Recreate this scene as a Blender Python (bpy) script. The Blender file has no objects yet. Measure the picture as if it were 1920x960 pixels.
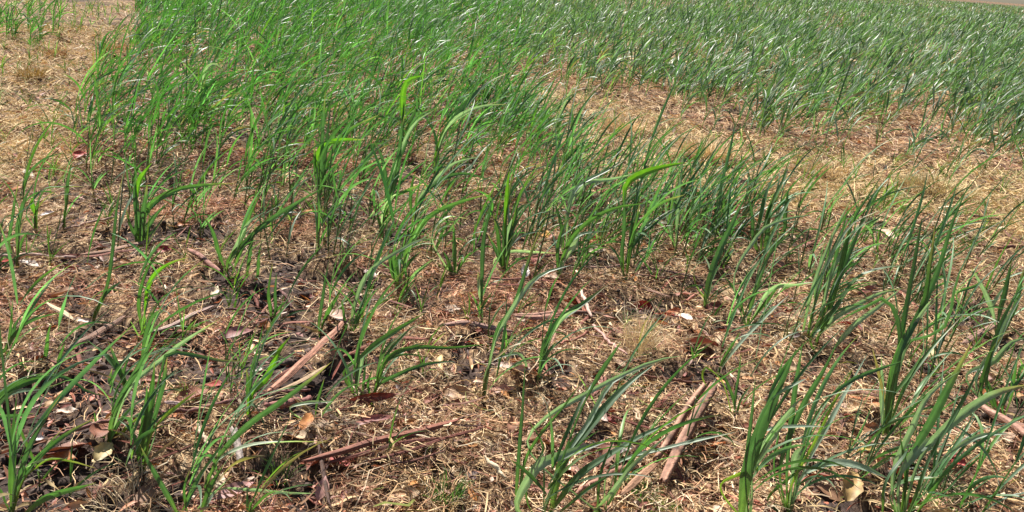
import bpy, math, random
import numpy as np
from mathutils import Vector, Matrix

random.seed(11)
rng = np.random.default_rng(11)
sc = bpy.context.scene
COL = sc.collection

# ------------------------------------------------------------------ camera
PW, PH, HFOV = 1920, 960, math.radians(62.0)
F = PW / 2 / math.tan(HFOV / 2)
CAM = np.array([0.0, 0.0, 0.72])
PITCH, ROLL = math.radians(18.82), math.radians(4.4)
fwd = np.array([0, math.cos(PITCH), -math.sin(PITCH)])
r0 = np.array([1.0, 0, 0]); u0 = np.array([0, math.sin(PITCH), math.cos(PITCH)])
right = math.cos(ROLL) * r0 + math.sin(ROLL) * u0
up = math.cos(ROLL) * u0 - math.sin(ROLL) * r0
cd = bpy.data.cameras.new('camera'); cam = bpy.data.objects.new('camera', cd); COL.objects.link(cam)
cd.sensor_width = 36.0; cd.lens = 18.0 / math.tan(HFOV / 2); cd.clip_start = 0.02; cd.clip_end = 9000
M3 = Matrix((right, up, -fwd)).transposed()
cam.matrix_world = Matrix.Translation(Vector(CAM)) @ M3.to_4x4()
sc.camera = cam

# ------------------------------------------------------------------ world, sun, exposure
SUN_AZ, SUN_EL = math.radians(-30), math.radians(50)      # clockwise from +Y
w = bpy.data.worlds.new("World"); sc.world = w; w.use_nodes = True
nt = w.node_tree; nt.nodes.clear()
sky = nt.nodes.new('ShaderNodeTexSky'); sky.sky_type = 'NISHITA'; sky.sun_disc = False
sky.sun_elevation = SUN_EL; sky.sun_rotation = SUN_AZ; sky.dust_density = 1.2
bg = nt.nodes.new('ShaderNodeBackground'); bg.inputs['Strength'].default_value = 0.05
wo = nt.nodes.new('ShaderNodeOutputWorld')
nt.links.new(sky.outputs[0], bg.inputs[0]); nt.links.new(bg.outputs[0], wo.inputs[0])
sd = bpy.data.lights.new('sun', 'SUN'); sun = bpy.data.objects.new('sun', sd); COL.objects.link(sun)
sd.energy = 5.0; sd.angle = math.radians(0.5); sd.color = (1.0, 0.95, 0.87)
sv = Vector((math.sin(SUN_AZ) * math.cos(SUN_EL), math.cos(SUN_AZ) * math.cos(SUN_EL), math.sin(SUN_EL)))
sun.rotation_euler = sv.to_track_quat('Z', 'Y').to_euler(); sun.location = (0, 0, 30)
sc.view_settings.view_transform = 'Standard'; sc.view_settings.look = 'None'
sc.view_settings.exposure = 1.1; sc.view_settings.gamma = 1.0
sc.render.engine = 'CYCLES'
sc.cycles.max_bounces = 5; sc.cycles.diffuse_bounces = 2; sc.cycles.transparent_max_bounces = 4

# ------------------------------------------------------------------ noise and ground height
def _hash(ix, iy, seed):
    n = (ix.astype(np.int64) * 374761393 + iy.astype(np.int64) * 668265263 + seed * 982451653) & 0x7fffffff
    n = ((n ^ (n >> 13)) * 1274126177) & 0x7fffffff
    n = n ^ (n >> 16)
    return (n & 0xffff) / 65535.0
def vnoise(x, y, seed=0):
    ix = np.floor(x); iy = np.floor(y); fx = x - ix; fy = y - iy
    fx = fx * fx * (3 - 2 * fx); fy = fy * fy * (3 - 2 * fy)
    a = _hash(ix, iy, seed); b = _hash(ix + 1, iy, seed); c = _hash(ix, iy + 1, seed); d = _hash(ix + 1, iy + 1, seed)
    return (a * (1 - fx) + b * fx) * (1 - fy) + (c * (1 - fx) + d * fx) * fy
def fbm(x, y, seed=0, oct=3):
    s = 0; a = 0.5; t = 0
    for o in range(oct):
        s = s + a * vnoise(x * 2 ** o + 17.3 * o, y * 2 ** o - 9.1 * o, seed + o); t += a; a *= 0.5
    return s / t
def sstep(a, b, x):
    t = np.clip((x - a) / (b - a), 0, 1); return t * t * (3 - 2 * t)

def ray(px, py):
    d = fwd + right * ((px - PW / 2) / F) + up * ((PH / 2 - py) / F)
    return d
def flat_at(px, py):
    d = ray(px, py); t = -CAM[2] / d[2]; return CAM + d * t
def project(P):
    q = np.asarray(P) - CAM
    z = q @ fwd
    zz = np.where(z < 0.02, 0.02, z)
    return PW / 2 + F * (q @ right) / zz, PH / 2 - F * (q @ up) / zz, z
def wpoly(pts): return np.array([flat_at(*p)[:2] for p in pts])
def inpoly(x, y, poly):
    r = np.zeros(x.shape, bool); n = len(poly)
    for i in range(n):
        x1, y1 = poly[i]; x2, y2 = poly[(i + 1) % n]
        if y1 == y2: continue
        c = ((y1 > y) != (y2 > y)) & (x < (x2 - x1) * (y - y1) / (y2 - y1) + x1)
        r ^= c
    return r
# zones of the place, as outlines on the ground
Z_PATH = wpoly([(955,172),(1080,182),(1230,222),(1330,258),(1500,292),(1700,318),(1920,330),(2300,350),(2500,560),(1920,480),(1760,420),(1640,400),(1500,400),(1380,385),(1250,358),(1120,335),(1040,285),(975,215)])
Z_BARE = wpoly([(-900,-60),(150,-60),(250,0),(255,60),(235,110),(165,165),(130,225),(150,330),(85,350),(-900,350)])
Z_TLC = wpoly([(-400,52),(105,52),(112,84),(-400,100)])
Z_LEFT = wpoly([(250,0),(255,60),(235,110),(165,165),(130,225),(150,335),(330,395),(560,395),(720,420),(870,405),(985,345),(1040,262),(975,215),(955,172),(980,0),(960,-40),(300,-70)])
Z_LEFT2 = wpoly([(0,350),(150,335),(330,395),(560,395),(720,420),(870,405),(985,345),(1040,285),(1120,345),(1250,375),(1380,398),(1500,412),(1500,470),(1330,520),(1100,545),(950,520),(730,520),(560,500),(330,480),(120,480),(-100,500)])
Z_RMID = wpoly([(1050,400),(1400,410),(1720,440),(1900,500),(1900,620),(1560,600),(1400,640),(1150,560)])
Z_CEN = wpoly([(500,240),(960,200),(1040,285),(1120,345),(1250,375),(1400,400),(1380,490),(1150,520),(900,505),(700,470),(500,430)])
Z_MIDD = wpoly([(120,430),(560,400),(1000,420),(1330,520),(1300,610),(900,650),(700,600),(120,560)])
Z_LSP = wpoly([(-300,330),(150,335),(300,395),(300,480),(-300,500)])
Z_RLOW = wpoly([(1560,560),(1920,500),(2500,520),(2500,1400),(1500,1300),(1560,900),(1600,700)])
Z_DARK = wpoly([(-500,560),(300,560),(700,600),(640,980),(-500,1500)])

def soil(x, y):
    """0 straw mat .. 1 bare dark soil"""
    n = fbm(x * 6.0, y * 6.0, 5, 3) * 0.62 + vnoise(x * 21, y * 21, 9) * 0.38
    thr = 0.575 - 0.055 * inpoly(x, y, Z_MIDD) - 0.10 * inpoly(x, y, Z_DARK) + 0.11 * inpoly(x, y, Z_PATH) + 0.05 * inpoly(x, y, Z_BARE) - 0.02 * inpoly(x, y, Z_LEFT)
    return sstep(thr - 0.03, thr + 0.07, n)
def H(x, y):
    x = np.asarray(x, float); y = np.asarray(y, float)
    d = np.hypot(x, y); near = 1 - sstep(6, 14, d)
    h = (fbm(x * 1.3, y * 1.3, 1, 2) - 0.5) * 0.07 + near * ((fbm(x * 7, y * 7, 2, 3) - 0.5) * 0.058 + (vnoise(x * 26, y * 26, 3) - 0.5) * 0.012)
    h = h - near * 0.018 * soil(x, y)
    return h * (1 - sstep(60, 200, d))
def ground_at(px, py):
    d = ray(px, py); t = -CAM[2] / d[2]
    for _ in range(6):
        P = CAM + d * t
        h = float(H(P[0:1], P[1:2])[0]); t = (h - CAM[2]) / d[2]
    return CAM + d * t

# ------------------------------------------------------------------ materials
def attr_mat(name, rough, spec, transl=0.0, tcol=(1, 1, 1), noise=(40, 0.3), bump=0.0, stretch=None):
    m = bpy.data.materials.new(name); m.use_nodes = True; n = m.node_tree.nodes; l = m.node_tree.links; n.clear()
    out = n.new('ShaderNodeOutputMaterial'); p = n.new('ShaderNodeBsdfPrincipled')
    a = n.new('ShaderNodeAttribute'); a.attribute_name = 'Col'
    tc = n.new('ShaderNodeTexCoord'); nz = n.new('ShaderNodeTexNoise'); nz.inputs['Scale'].default_value = noise[0]; nz.inputs['Detail'].default_value = 4
    if stretch:
        mp = n.new('ShaderNodeMapping'); mp.inputs['Scale'].default_value = stretch
        l.new(tc.outputs['Object'], mp.inputs[0]); l.new(mp.outputs[0], nz.inputs['Vector'])
    else: l.new(tc.outputs['Object'], nz.inputs['Vector'])
    mr = n.new('ShaderNodeMapRange'); mr.inputs[1].default_value = 0.3; mr.inputs[2].default_value = 0.7
    mr.inputs[3].default_value = 1 - noise[1]; mr.inputs[4].default_value = 1 + noise[1]
    l.new(nz.outputs['Fac'], mr.inputs[0])
    mx = n.new('ShaderNodeVectorMath'); mx.operation = 'SCALE'
    l.new(a.outputs['Color'], mx.inputs[0]); l.new(mr.outputs[0], mx.inputs['Scale'])
    l.new(mx.outputs[0], p.inputs['Base Color'])
    p.inputs['Roughness'].default_value = rough; p.inputs['Specular IOR Level'].default_value = spec
    if bump:
        b = n.new('ShaderNodeBump'); b.inputs['Strength'].default_value = bump; b.inputs['Distance'].default_value = 0.003
        l.new(nz.outputs['Fac'], b.inputs['Height']); l.new(b.outputs[0], p.inputs['Normal'])
    if transl:
        t = n.new('ShaderNodeBsdfTranslucent'); tm = n.new('ShaderNodeVectorMath'); tm.operation = 'MULTIPLY'
        tm.inputs[1].default_value = tcol; l.new(mx.outputs[0], tm.inputs[0]); l.new(tm.outputs[0], t.inputs['Color'])
        ms = n.new('ShaderNodeMixShader'); ms.inputs[0].default_value = transl
        l.new(p.outputs[0], ms.inputs[1]); l.new(t.outputs[0], ms.inputs[2]); l.new(ms.outputs[0], out.inputs[0])
    else: l.new(p.outputs[0], out.inputs[0])
    return m
M_LEAF = attr_mat('cereal_leaf', 0.47, 0.5, 0.32, (1.55, 2.05, 0.9), (60, 0.2))
for nd in M_LEAF.node_tree.nodes:
    if nd.type == 'BSDF_PRINCIPLED':      # the waxy bloom of cereal leaves
        nd.inputs['Sheen Weight'].default_value = 0.2; nd.inputs['Sheen Roughness'].default_value = 0.45; nd.inputs['Sheen Tint'].default_value = (.85, 1.0, .95, 1)
M_STRAW = attr_mat('dead_straw', 0.75, 0.25, 0.12, (1.1, 1.0, 0.8), (90, 0.2))
M_DRY = attr_mat('dry_leaf', 0.55, 0.35, 0.12, (1.4, 0.9, 0.6), (70, 0.3), 0.3)
M_BARK = attr_mat('bark', 0.75, 0.25, 0, noise=(160, 0.22), bump=0.7)
M_SOIL = attr_mat('soil_crumb', 0.95, 0.1, 0, noise=(120, 0.4), bump=0.8)

def ground_mat():
    m = bpy.data.materials.new('field_ground'); m.use_nodes = True; n = m.node_tree.nodes; l = m.node_tree.links; n.clear()
    out = n.new('ShaderNodeOutputMaterial'); p = n.new('ShaderNodeBsdfPrincipled'); l.new(p.outputs[0], out.inputs[0])
    tc = n.new('ShaderNodeTexCoord'); a = n.new('ShaderNodeAttribute'); a.attribute_name = 'Col'
    def noise(s, d=6, rough=0.65, map=None):
        z = n.new('ShaderNodeTexNoise'); z.inputs['Scale'].default_value = s; z.inputs['Detail'].default_value = d; z.inputs['Roughness'].default_value = rough
        if map:
            mp = n.new('ShaderNodeMapping'); mp.inputs['Scale'].default_value = map[0]; mp.inputs['Rotation'].default_value = (0, 0, map[1])
            l.new(tc.outputs['Object'], mp.inputs[0]); l.new(mp.outputs[0], z.inputs['Vector'])
        else: l.new(tc.outputs['Object'], z.inputs['Vector'])
        return z
    def ramp(src, stops):
        r = n.new('ShaderNodeValToRGB'); e = r.color_ramp.elements
        e[0].position, e[0].color = stops[0][0], (*stops[0][1], 1); e[1].position, e[1].color = stops[-1][0], (*stops[-1][1], 1)
        for s in stops[1:-1]:
            q = e.new(s[0]); q.color = (*s[1], 1)
        l.new(src, r.inputs[0]); return r
    s1 = noise(55); so = ramp(s1.outputs['Fac'], [(0.3, (0.025, 0.018, 0.016)), (0.55, (0.068, 0.048, 0.041)), (0.75, (0.15, 0.105, 0.085))])
    fib = [noise(1, 3, 0.6, ((90, 14, 30), 0.5)), noise(1, 3, 0.6, ((90, 14, 30), 1.7)), noise(1, 3, 0.6, ((90, 14, 30), 2.8))]
    mxs = fib[0].outputs['Fac']
    for f in fib[1:]:
        q = n.new('ShaderNodeMath'); q.operation = 'MAXIMUM'; l.new(mxs, q.inputs[0]); l.new(f.outputs['Fac'], q.inputs[1]); mxs = q.outputs[0]
    st = ramp(mxs, [(0.47, (0.032, 0.020, 0.013)), (0.555, (0.16, 0.095, 0.055)), (0.635, (0.38, 0.26, 0.15)), (0.75, (0.56, 0.43, 0.28))])
    mix = n.new('ShaderNodeMix'); mix.data_type = 'RGBA'
    l.new(a.outputs['Fac'], mix.inputs[0]); l.new(st.outputs[0], mix.inputs[6]); l.new(so.outputs[0], mix.inputs[7])
    l.new(mix.outputs[2], p.inputs['Base Color']); p.inputs['Roughness'].default_value = 0.95; p.inputs['Specular IOR Level'].default_value = 0.1
    ad = n.new('ShaderNodeMath'); ad.operation = 'ADD'; l.new(mxs, ad.inputs[0]); l.new(s1.outputs['Fac'], ad.inputs[1])
    b = n.new('ShaderNodeBump'); b.inputs['Strength'].default_value = 0.9; b.inputs['Distance'].default_value = 0.008
    l.new(ad.outputs[0], b.inputs['Height']); l.new(b.outputs[0], p.inputs['Normal'])
    return m

# ------------------------------------------------------------------ mesh helpers
def mesh_np(name, V, Fc, C, mat, smooth=True):
    V = np.asarray(V, np.float32).reshape(-1, 3); Fc = np.asarray(Fc, np.int32); k = Fc.shape[1]
    me = bpy.data.meshes.new(name)
    me.vertices.add(len(V)); me.vertices.foreach_set('co', V.ravel())
    me.loops.add(Fc.size); me.loops.foreach_set('vertex_index', Fc.ravel())
    me.polygons.add(len(Fc)); me.polygons.foreach_set('loop_start', np.arange(0, Fc.size, k, dtype=np.int32))
    if smooth: me.polygons.foreach_set('use_smooth', np.ones(len(Fc), bool))
    me.update(calc_edges=True)
    at = me.color_attributes.new('Col', 'FLOAT_COLOR', 'POINT')
    c = np.ones((len(V), 4), np.float32); c[:, :3] = np.asarray(C, np.float32).reshape(-1, 3); at.data.foreach_set('color', c.ravel())
    me.materials.append(mat)
    return me
def link(name, me, parent=None):
    o = bpy.data.objects.new(name, me); COL.objects.link(o)
    if parent: o.parent = parent
    return o
def tag(o, label=None, cat=None, group=None, kind=None):
    if label: o['label'] = label
    if cat: o['category'] = cat
    if group: o['group'] = group
    if kind: o['kind'] = kind
    return o
def norm(v): return v / np.maximum(np.linalg.norm(v, axis=-1, keepdims=True), 1e-9)
def join_np(parts):
    V, Q, C, o = [], [], [], 0
    for v, q, c in parts:
        V.append(v.reshape(-1, 3)); Q.append(q + o); C.append(c.reshape(-1, 3)); o += len(V[-1])
    return np.concatenate(V), np.concatenate(Q), np.concatenate(C)

def ribbons(C, W, S, col, fold=0.0, across=2):
    """C (N,K,3) centre lines, W (N,K) half widths, S (N,K,3) sideways units, col (N,K,3)"""
    N, K = W.shape
    if across == 2:
        V = np.stack([C - S * W[..., None], C + S * W[..., None]], 2); cc = np.repeat(col[:, :, None], 2, 2)
    elif across == 5:
        T = np.gradient(C, axis=1); nrm = norm(np.cross(T, S)); v5 = np.array([-1, -.5, 0, .5, 1.0])[None, None, :, None]
        h5 = np.array([1, .62, 0, .62, 1.0])[None, None, :, None]; k5 = np.array([.9, 1.06, 1.4, .88, 1.02])[None, None, :, None]
        V = C[:, :, None] + S[:, :, None] * W[..., None, None] * v5 + nrm[:, :, None] * (W * fold)[..., None, None] * h5
        cc = col[:, :, None] * k5
    else:
        T = np.gradient(C, axis=1); nrm = norm(np.cross(T, S)); e = nrm * (W * fold)[..., None]
        V = np.stack([C - S * W[..., None] + e, C, C + S * W[..., None] + e], 2)
        cc = np.stack([col, col * 1.12, col], 2)
    A = across
    n = np.arange(N)[:, None, None] * (K * A); k = np.arange(K - 1)[None, :, None] * A; j = np.arange(A - 1)[None, None, :]
    b = n + k + j
    Q = np.stack([b, b + 1, b + A + 1, b + A], -1).reshape(-1, 4)
    return V.reshape(-1, 3), Q, cc.reshape(-1, 3)

PROF_S = [0, .08, .22, .42, .62, .82, .94, 1]; PROF_W = [.42, .62, .92, 1, .86, .5, .2, .02]
def leaf_lines(p0, az, L, th0, bend, azb, roll, twist, W, K, pexp=1.4):
    s = np.linspace(0, 1, K)[None, :]
    th = th0[:, None] + bend[:, None] * s ** pexp
    a = az[:, None] + azb[:, None] * s
    d = np.stack([np.sin(th) * np.cos(a), np.sin(th) * np.sin(a), np.cos(th)], -1)
    ds = (L / (K - 1))[:, None, None]
    mid = (d[:, 1:] + d[:, :-1]) * 0.5 * ds
    C = np.concatenate([np.zeros((len(L), 1, 3)), np.cumsum(mid, 1)], 1) + p0[:, None, :]
    s0 = np.stack([-np.sin(a), np.cos(a), 0 * a], -1)
    r = roll[:, None] + twist[:, None] * s
    S = s0 * np.cos(r)[..., None] + np.cross(d, s0) * np.sin(r)[..., None]
    Wd = W[:, None] * np.interp(s, PROF_S, PROF_W)
    return C, Wd, S

STYLE = {  # plant habit: height of stem, leaf length, half width, base tissue colour, sideways wind strength
    'lush':  dict(hs=(.08, .22), L=(.12, .27), W=(.0018, .0041), col=(.047, .118, .030), th=.40, bend=1.1, jit=.75),
    'blue':  dict(hs=(.10, .25), L=(.10, .24), W=(.0022, .0047), col=(.062, .112, .048), th=.34, bend=1.05, jit=.9),
    'mid':   dict(hs=(.07, .21), L=(.10, .23), W=(.0016, .0036), col=(.050, .114, .040), th=.32, bend=1.0, jit=.75),
    'small': dict(hs=(.015, .06), L=(.05, .13), W=(.0010, .0022), col=(.060, .115, .026), th=.35, bend=.6, jit=1.5),
}
def plant_np(pos, sty, scale, nl, K, rs):
    """leaf ribbons for many plants at once: pos (M,3), nl leaves each; returns centre, width, side, colour + stem lines"""
    g = STYLE[sty]; M = len(pos); N = M * nl
    U = lambda a, b, n=N: rs.uniform(a, b, n)
    hs = U(*g['hs'], M) * scale; laz = rs.normal(0, .7, M); lean = np.abs(rs.normal(.2, .12, M))
    tip = pos + np.stack([np.sin(lean) * np.cos(laz), np.sin(lean) * np.sin(laz), np.cos(lean)], -1) * hs[:, None]
    f = np.tile(np.linspace(.25, 1.0, nl), M) * U(.85, 1.0)
    P = np.repeat(pos, nl, 0) * (1 - f[:, None]) + np.repeat(tip, nl, 0) * f[:, None]
    sR = np.repeat(scale, nl)
    topness = np.tile(np.linspace(0, 1, nl), M)
    az = rs.normal(0, g['jit'], N); rev = rs.random(N) < .1; az = np.where(rev, U(-3.1, 3.1), az)
    L = U(*g['L']) * sR * (.8 + .35 * topness)
    th0 = np.abs(rs.normal(g['th'], .14, N)) + .2 * (1 - topness)
    bend = np.abs(rs.normal(g['bend'], .45, N)) * (.7 + .5 * (1 - topness))
    C, W, S = leaf_lines(P, az, L, th0, bend, rs.normal(0, .45, N), rs.normal(0, .6, N), rs.normal(0, 1.5, N), U(*g['W']) * sR ** .6, K)
    pc = np.array(g['col'])[None] * (1 + rs.normal(0, .16, (M, 1))) * (1 + rs.normal(0, .06, (M, 3)))
    lc = np.repeat(pc, nl, 0) * (1 + rs.normal(0, .14, (N, 1)))
    wax_sheen = rs.random(N) < (.14 if sty == 'lush' else .26)
    lc[wax_sheen] = lc[wax_sheen] * np.array([2.4, 2.05, 2.7])  # glaucous leaves, paled further: their sheen highlight is painted into the colour
    lime = ~wax_sheen & (rs.random(N) < .10)
    lc[lime] = lc[lime] * np.array([1.75, 1.45, .8])
    s = np.linspace(0, 1, K)[None, :, None]
    col = lc[:, None, :] * (1 + .25 * np.clip(.25 - s, 0, 1) * 4 * np.array([1.2, .6, .2]))
    dry = (rs.random(N) < .25)[:, None, None] * sstep(.78, 1.0, s)
    old = (rs.random(N) < .06 * (1 - topness) + .002)[:, None, None] * np.ones_like(s)
    col = col * (1 - dry) + dry * np.array([.22, .17, .07]); col = col * (1 - old) + old * np.array([.22, .16, .075])
    return C, W, S, np.clip(col, .004, .7), (pos, tip, pc)
def withered(rs, n, size):
    z = np.zeros((n, 3)); z[:, 2] = rs.uniform(.004, .02, n)
    C, W, S = leaf_lines(z, rs.uniform(-3.1, 3.1, n), size * rs.uniform(.5, 1, n), rs.uniform(.7, 1.2, n), rs.uniform(.4, 1.2, n), rs.normal(0, .8, n), rs.normal(0, .8, n), rs.normal(0, 2.5, n), rs.uniform(.0012, .003, n), 8)
    C[..., 2] = np.maximum(C[..., 2], .003)
    return C, W, S, np.array([.36, .26, .13]) * rs.uniform(.6, 1.2, (n, 8, 1)) * rs.uniform(.7, 1.1, (n, 1, 1))
def stem_tube(P, R, col0, col1, sides=6):
    P = np.asarray(P, float); K = len(P); T = norm(np.gradient(P, axis=0))
    ref = np.array([1.0, 0, 0]) if abs(T[0][0]) < .8 else np.array([0, 1.0, 0])
    A = norm(np.cross(T, ref)); B = np.cross(T, A)
    an = np.arange(sides) / sides * 2 * math.pi
    V = P[:, None] + (A[:, None] * np.cos(an)[None, :, None] + B[:, None] * np.sin(an)[None, :, None]) * np.asarray(R)[:, None, None]
    k = np.arange(K - 1)[:, None] * sides; j = np.arange(sides)[None]; j2 = (j + 1) % sides
    Q = np.stack([k + j, k + j2, k + sides + j2, k + sides + j], -1).reshape(-1, 4)
    t = np.linspace(0, 1, K)[:, None, None]
    c = np.asarray(col0) * (1 - t) + np.asarray(col1) * t
    c = np.broadcast_to(c, (K, sides, 3))
    return V.reshape(-1, 3), Q, np.array(c).reshape(-1, 3)

# ------------------------------------------------------------------ the ground: one sheet to the horizon
def axis(lo, hi, step, far, grow):
    a = list(np.arange(lo, hi, step)); s = step; x = a[-1]
    while x < far: s *= grow; x += s; a.append(x)
    return a
ys = axis(.55, 4.6, .021, 5000, 1.07); s = .03; y = ys[0]
while y > -12: s *= 1.25; y -= s; ys.insert(0, y)
xp = axis(0, 2.5, .022, 5000, 1.11); xs = sorted([-v for v in xp[1:]] + xp)
X, Y = np.meshgrid(xs, ys); Zg = H(X, Y)
nx, ny = len(xs), len(ys)
b = (np.arange(ny - 1)[:, None] * nx + np.arange(nx - 1)[None]).ravel()
so = soil(X, Y)
gm = mesh_np('field_ground', np.stack([X, Y, Zg], -1), np.stack([b, b + 1, b + nx + 1, b + nx], -1), np.repeat(so.reshape(-1, 1), 3, 1), ground_mat())
tag(link('ground', gm), 'straw littered field soil running to the horizon', kind='structure')

# ------------------------------------------------------------------ litter that nobody could count
def sample_view(n, d0, d1, p=1.0, margin=1.12):
    """points on the ground ahead of the camera between two distances"""
    u = rng.random(n); d = (d0 ** p + u * (d1 ** p - d0 ** p)) ** (1 / p)
    hw = .66 * margin * d + .12
    return rng.uniform(-1, 1, n) * hw, d
PAL = np.array([(.76, .56, .31), (.64, .43, .22), (.68, .50, .33), (.48, .27, .15), (.33, .16, .095), (.17, .08, .055), (.82, .68, .47), (.44, .36, .24), (.07, .042, .033)])
PALP = np.array([.17, .18, .13, .15, .12, .09, .06, .04, .06])
def straw(n, d0, d1, p, Ls, Ws, K=3):
    x, y = sample_view(n, d0, d1, p)
    sm = soil(x, y); keep = rng.random(n) > sm * .86; x, y = x[keep], y[keep]; n = len(x)
    L = rng.uniform(*Ls, n) * (1 + .8 * (rng.random(n) < .12)); az = rng.uniform(0, 6.283, n)
    onpath = inpoly(x, y, Z_PATH) | inpoly(x, y, Z_BARE)
    tilt = np.abs(rng.normal(.0, .22, n)) + .35 * onpath * rng.random(n); L = np.where(onpath, L * .75, L)
    d = np.stack([np.cos(az) * np.cos(tilt), np.sin(az) * np.cos(tilt), np.sin(tilt)], -1)
    sd_ = np.stack([-np.sin(az), np.cos(az), 0 * az], -1)
    z = H(x, y) + .024 * rng.random(n) ** 1.3
    p0 = np.stack([x, y, z], -1) - d * (L / 2)[:, None] + np.array([0, 0, 1.0]) * (np.sin(tilt) * L / 2)[:, None]
    bow = rng.normal(0, .17, n) * L; bz = np.abs(rng.normal(0, .06, n)) * L
    upv = np.array([0, 0, 1.0]); b2 = bow + rng.normal(0, .13, n) * L
    if K == 3: C = np.stack([p0, p0 + d * (L / 2)[:, None] + sd_ * bow[:, None] + upv * bz[:, None], p0 + d * L[:, None]], 1)
    else: C = np.stack([p0, p0 + d * (L * .34)[:, None] + sd_ * bow[:, None] + upv * bz[:, None], p0 + d * (L * .67)[:, None] + sd_ * b2[:, None] + upv * (bz * 1.1)[:, None], p0 + d * L[:, None]], 1)
    zr = H(C[..., 0], C[..., 1]); C[..., 2] = np.maximum(C[..., 2], zr + .001)
    r = rng.uniform(-1.2, 1.2, n); S = sd_ * np.cos(r)[:, None] + np.cross(d, sd_) * np.sin(r)[:, None]
    W = rng.uniform(*Ws, n)[:, None] * np.array([[.8, 1.0, .35] if K == 3 else [.7, 1, .9, .3]]) * .5
    W = W * (1 + 1.6 * (rng.random((n, 1)) < .08))
    ci = rng.choice(len(PAL), n, p=PALP); col = PAL[ci]
    gold = onpath & (rng.random(n) < .75)
    col = np.where(gold[:, None], np.array([.68, .50, .26]) * rng.uniform(.75, 1.15, (n, 1)), col)
    g2 = (onpath & (rng.random(n) < .16 * sstep(.4, .6, fbm(x * 2.7, y * 2.7, 91, 2)))) | (rng.random(n) < .008)
    col = np.where(g2[:, None], np.array([.20, .24, .06]), col)
    col = col * rng.uniform(.8, 1.15, (n, 1))
    # reddish litter patches
    dz = .3 + .7 * (inpoly(x, y, Z_MIDD) | inpoly(x, y, Z_DARK) | inpoly(x, y, Z_LEFT) | inpoly(x, y, Z_LEFT2))
    red = dz[:, None] * (sstep(.5, .66, fbm(x * 3.1, y * 3.1, 31, 2)) * (1 - .9 * onpath))[:, None]
    dk = dz * sstep(.52, .62, fbm(x * 9, y * 9, 63, 2)) * (1 - onpath) * sstep(7, 3, y)
    col = col * np.where(rng.random(n) < .7 * dk, .33, 1.0)[:, None]
    col = col * (1 - red * np.array([.1, .34, .36]))
    return ribbons(C, W, np.repeat(S[:, None], K, 1), np.repeat(col[:, None], K, 1))
parts = [straw(130000, .75, 3.2, 1.5, (.012, .052), (.0007, .0018), 4), straw(95000, 2.6, 7, 1.3, (.03, .09), (.0017, .0036)), straw(26000, 6, 22, 1.0, (.06, .16), (.004, .008))]
tag(link('straw_litter', mesh_np('straw_litter', *join_np(parts), M_STRAW)), 'mat of short dead straw over the soil', 'straw', kind='stuff')

def flakes(n, d0, d1, sz):
    x, y = sample_view(n, d0, d1, 1.3); k = (rng.random(n) > .75 * inpoly(x, y, Z_PATH) + .4 * (inpoly(x, y, Z_RLOW))) & (fbm(x * 2.4, y * 2.4, 77, 2) > .36); x, y = x[k], y[k]; n = len(x)
    L = rng.uniform(*sz, n); az = rng.uniform(0, 6.283, n); tilt = rng.normal(0, .35, n)
    d = np.stack([np.cos(az) * np.cos(tilt), np.sin(az) * np.cos(tilt), np.sin(tilt)], -1); sd_ = np.stack([-np.sin(az), np.cos(az), 0 * az], -1)
    c = np.stack([x, y, H(x, y) + rng.uniform(.004, .017, n)], -1)
    t = np.array([-.5, -.15, .2, .5]); C = c[:, None] + d[:, None] * (L[:, None] * t)[..., None]
    C[..., 2] += (rng.uniform(-.4, .5, n) * L)[:, None] * (.25 - t * t)
    C[..., 2] = np.maximum(C[..., 2], H(C[..., 0], C[..., 1]) + .002)
    r = rng.normal(0, .6, n); S = sd_ * np.cos(r)[:, None] + np.cross(d, sd_) * np.sin(r)[:, None]
    W = (L * rng.uniform(.08, .22, n))[:, None] * np.array([[.3, 1, .9, .1]])
    P = np.array([(.30, .10, .06), (.17, .05, .035), (.42, .2, .12), (.55, .34, .18), (.56, .42, .33), (.24, .12, .09), (.45, .2, .06), (.08, .04, .035)])
    col = P[rng.choice(8, n, p=[.22, .2, .16, .12, .03, .14, .06, .07])] * rng.uniform(.75, 1.2, (n, 1))
    return ribbons(C, W, np.repeat(S[:, None], 4, 1), np.repeat(col[:, None], 4, 1), .5, 3)
parts = [flakes(8000, .8, 3.2, (.008, .030)), flakes(4500, 2.8, 8, (.018, .05))]
tag(link('leaf_crumbs', mesh_np('leaf_crumbs', *join_np(parts), M_DRY)), 'crumbs of dead leaf and bark among the straw', 'leaf litter', kind='stuff')

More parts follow.
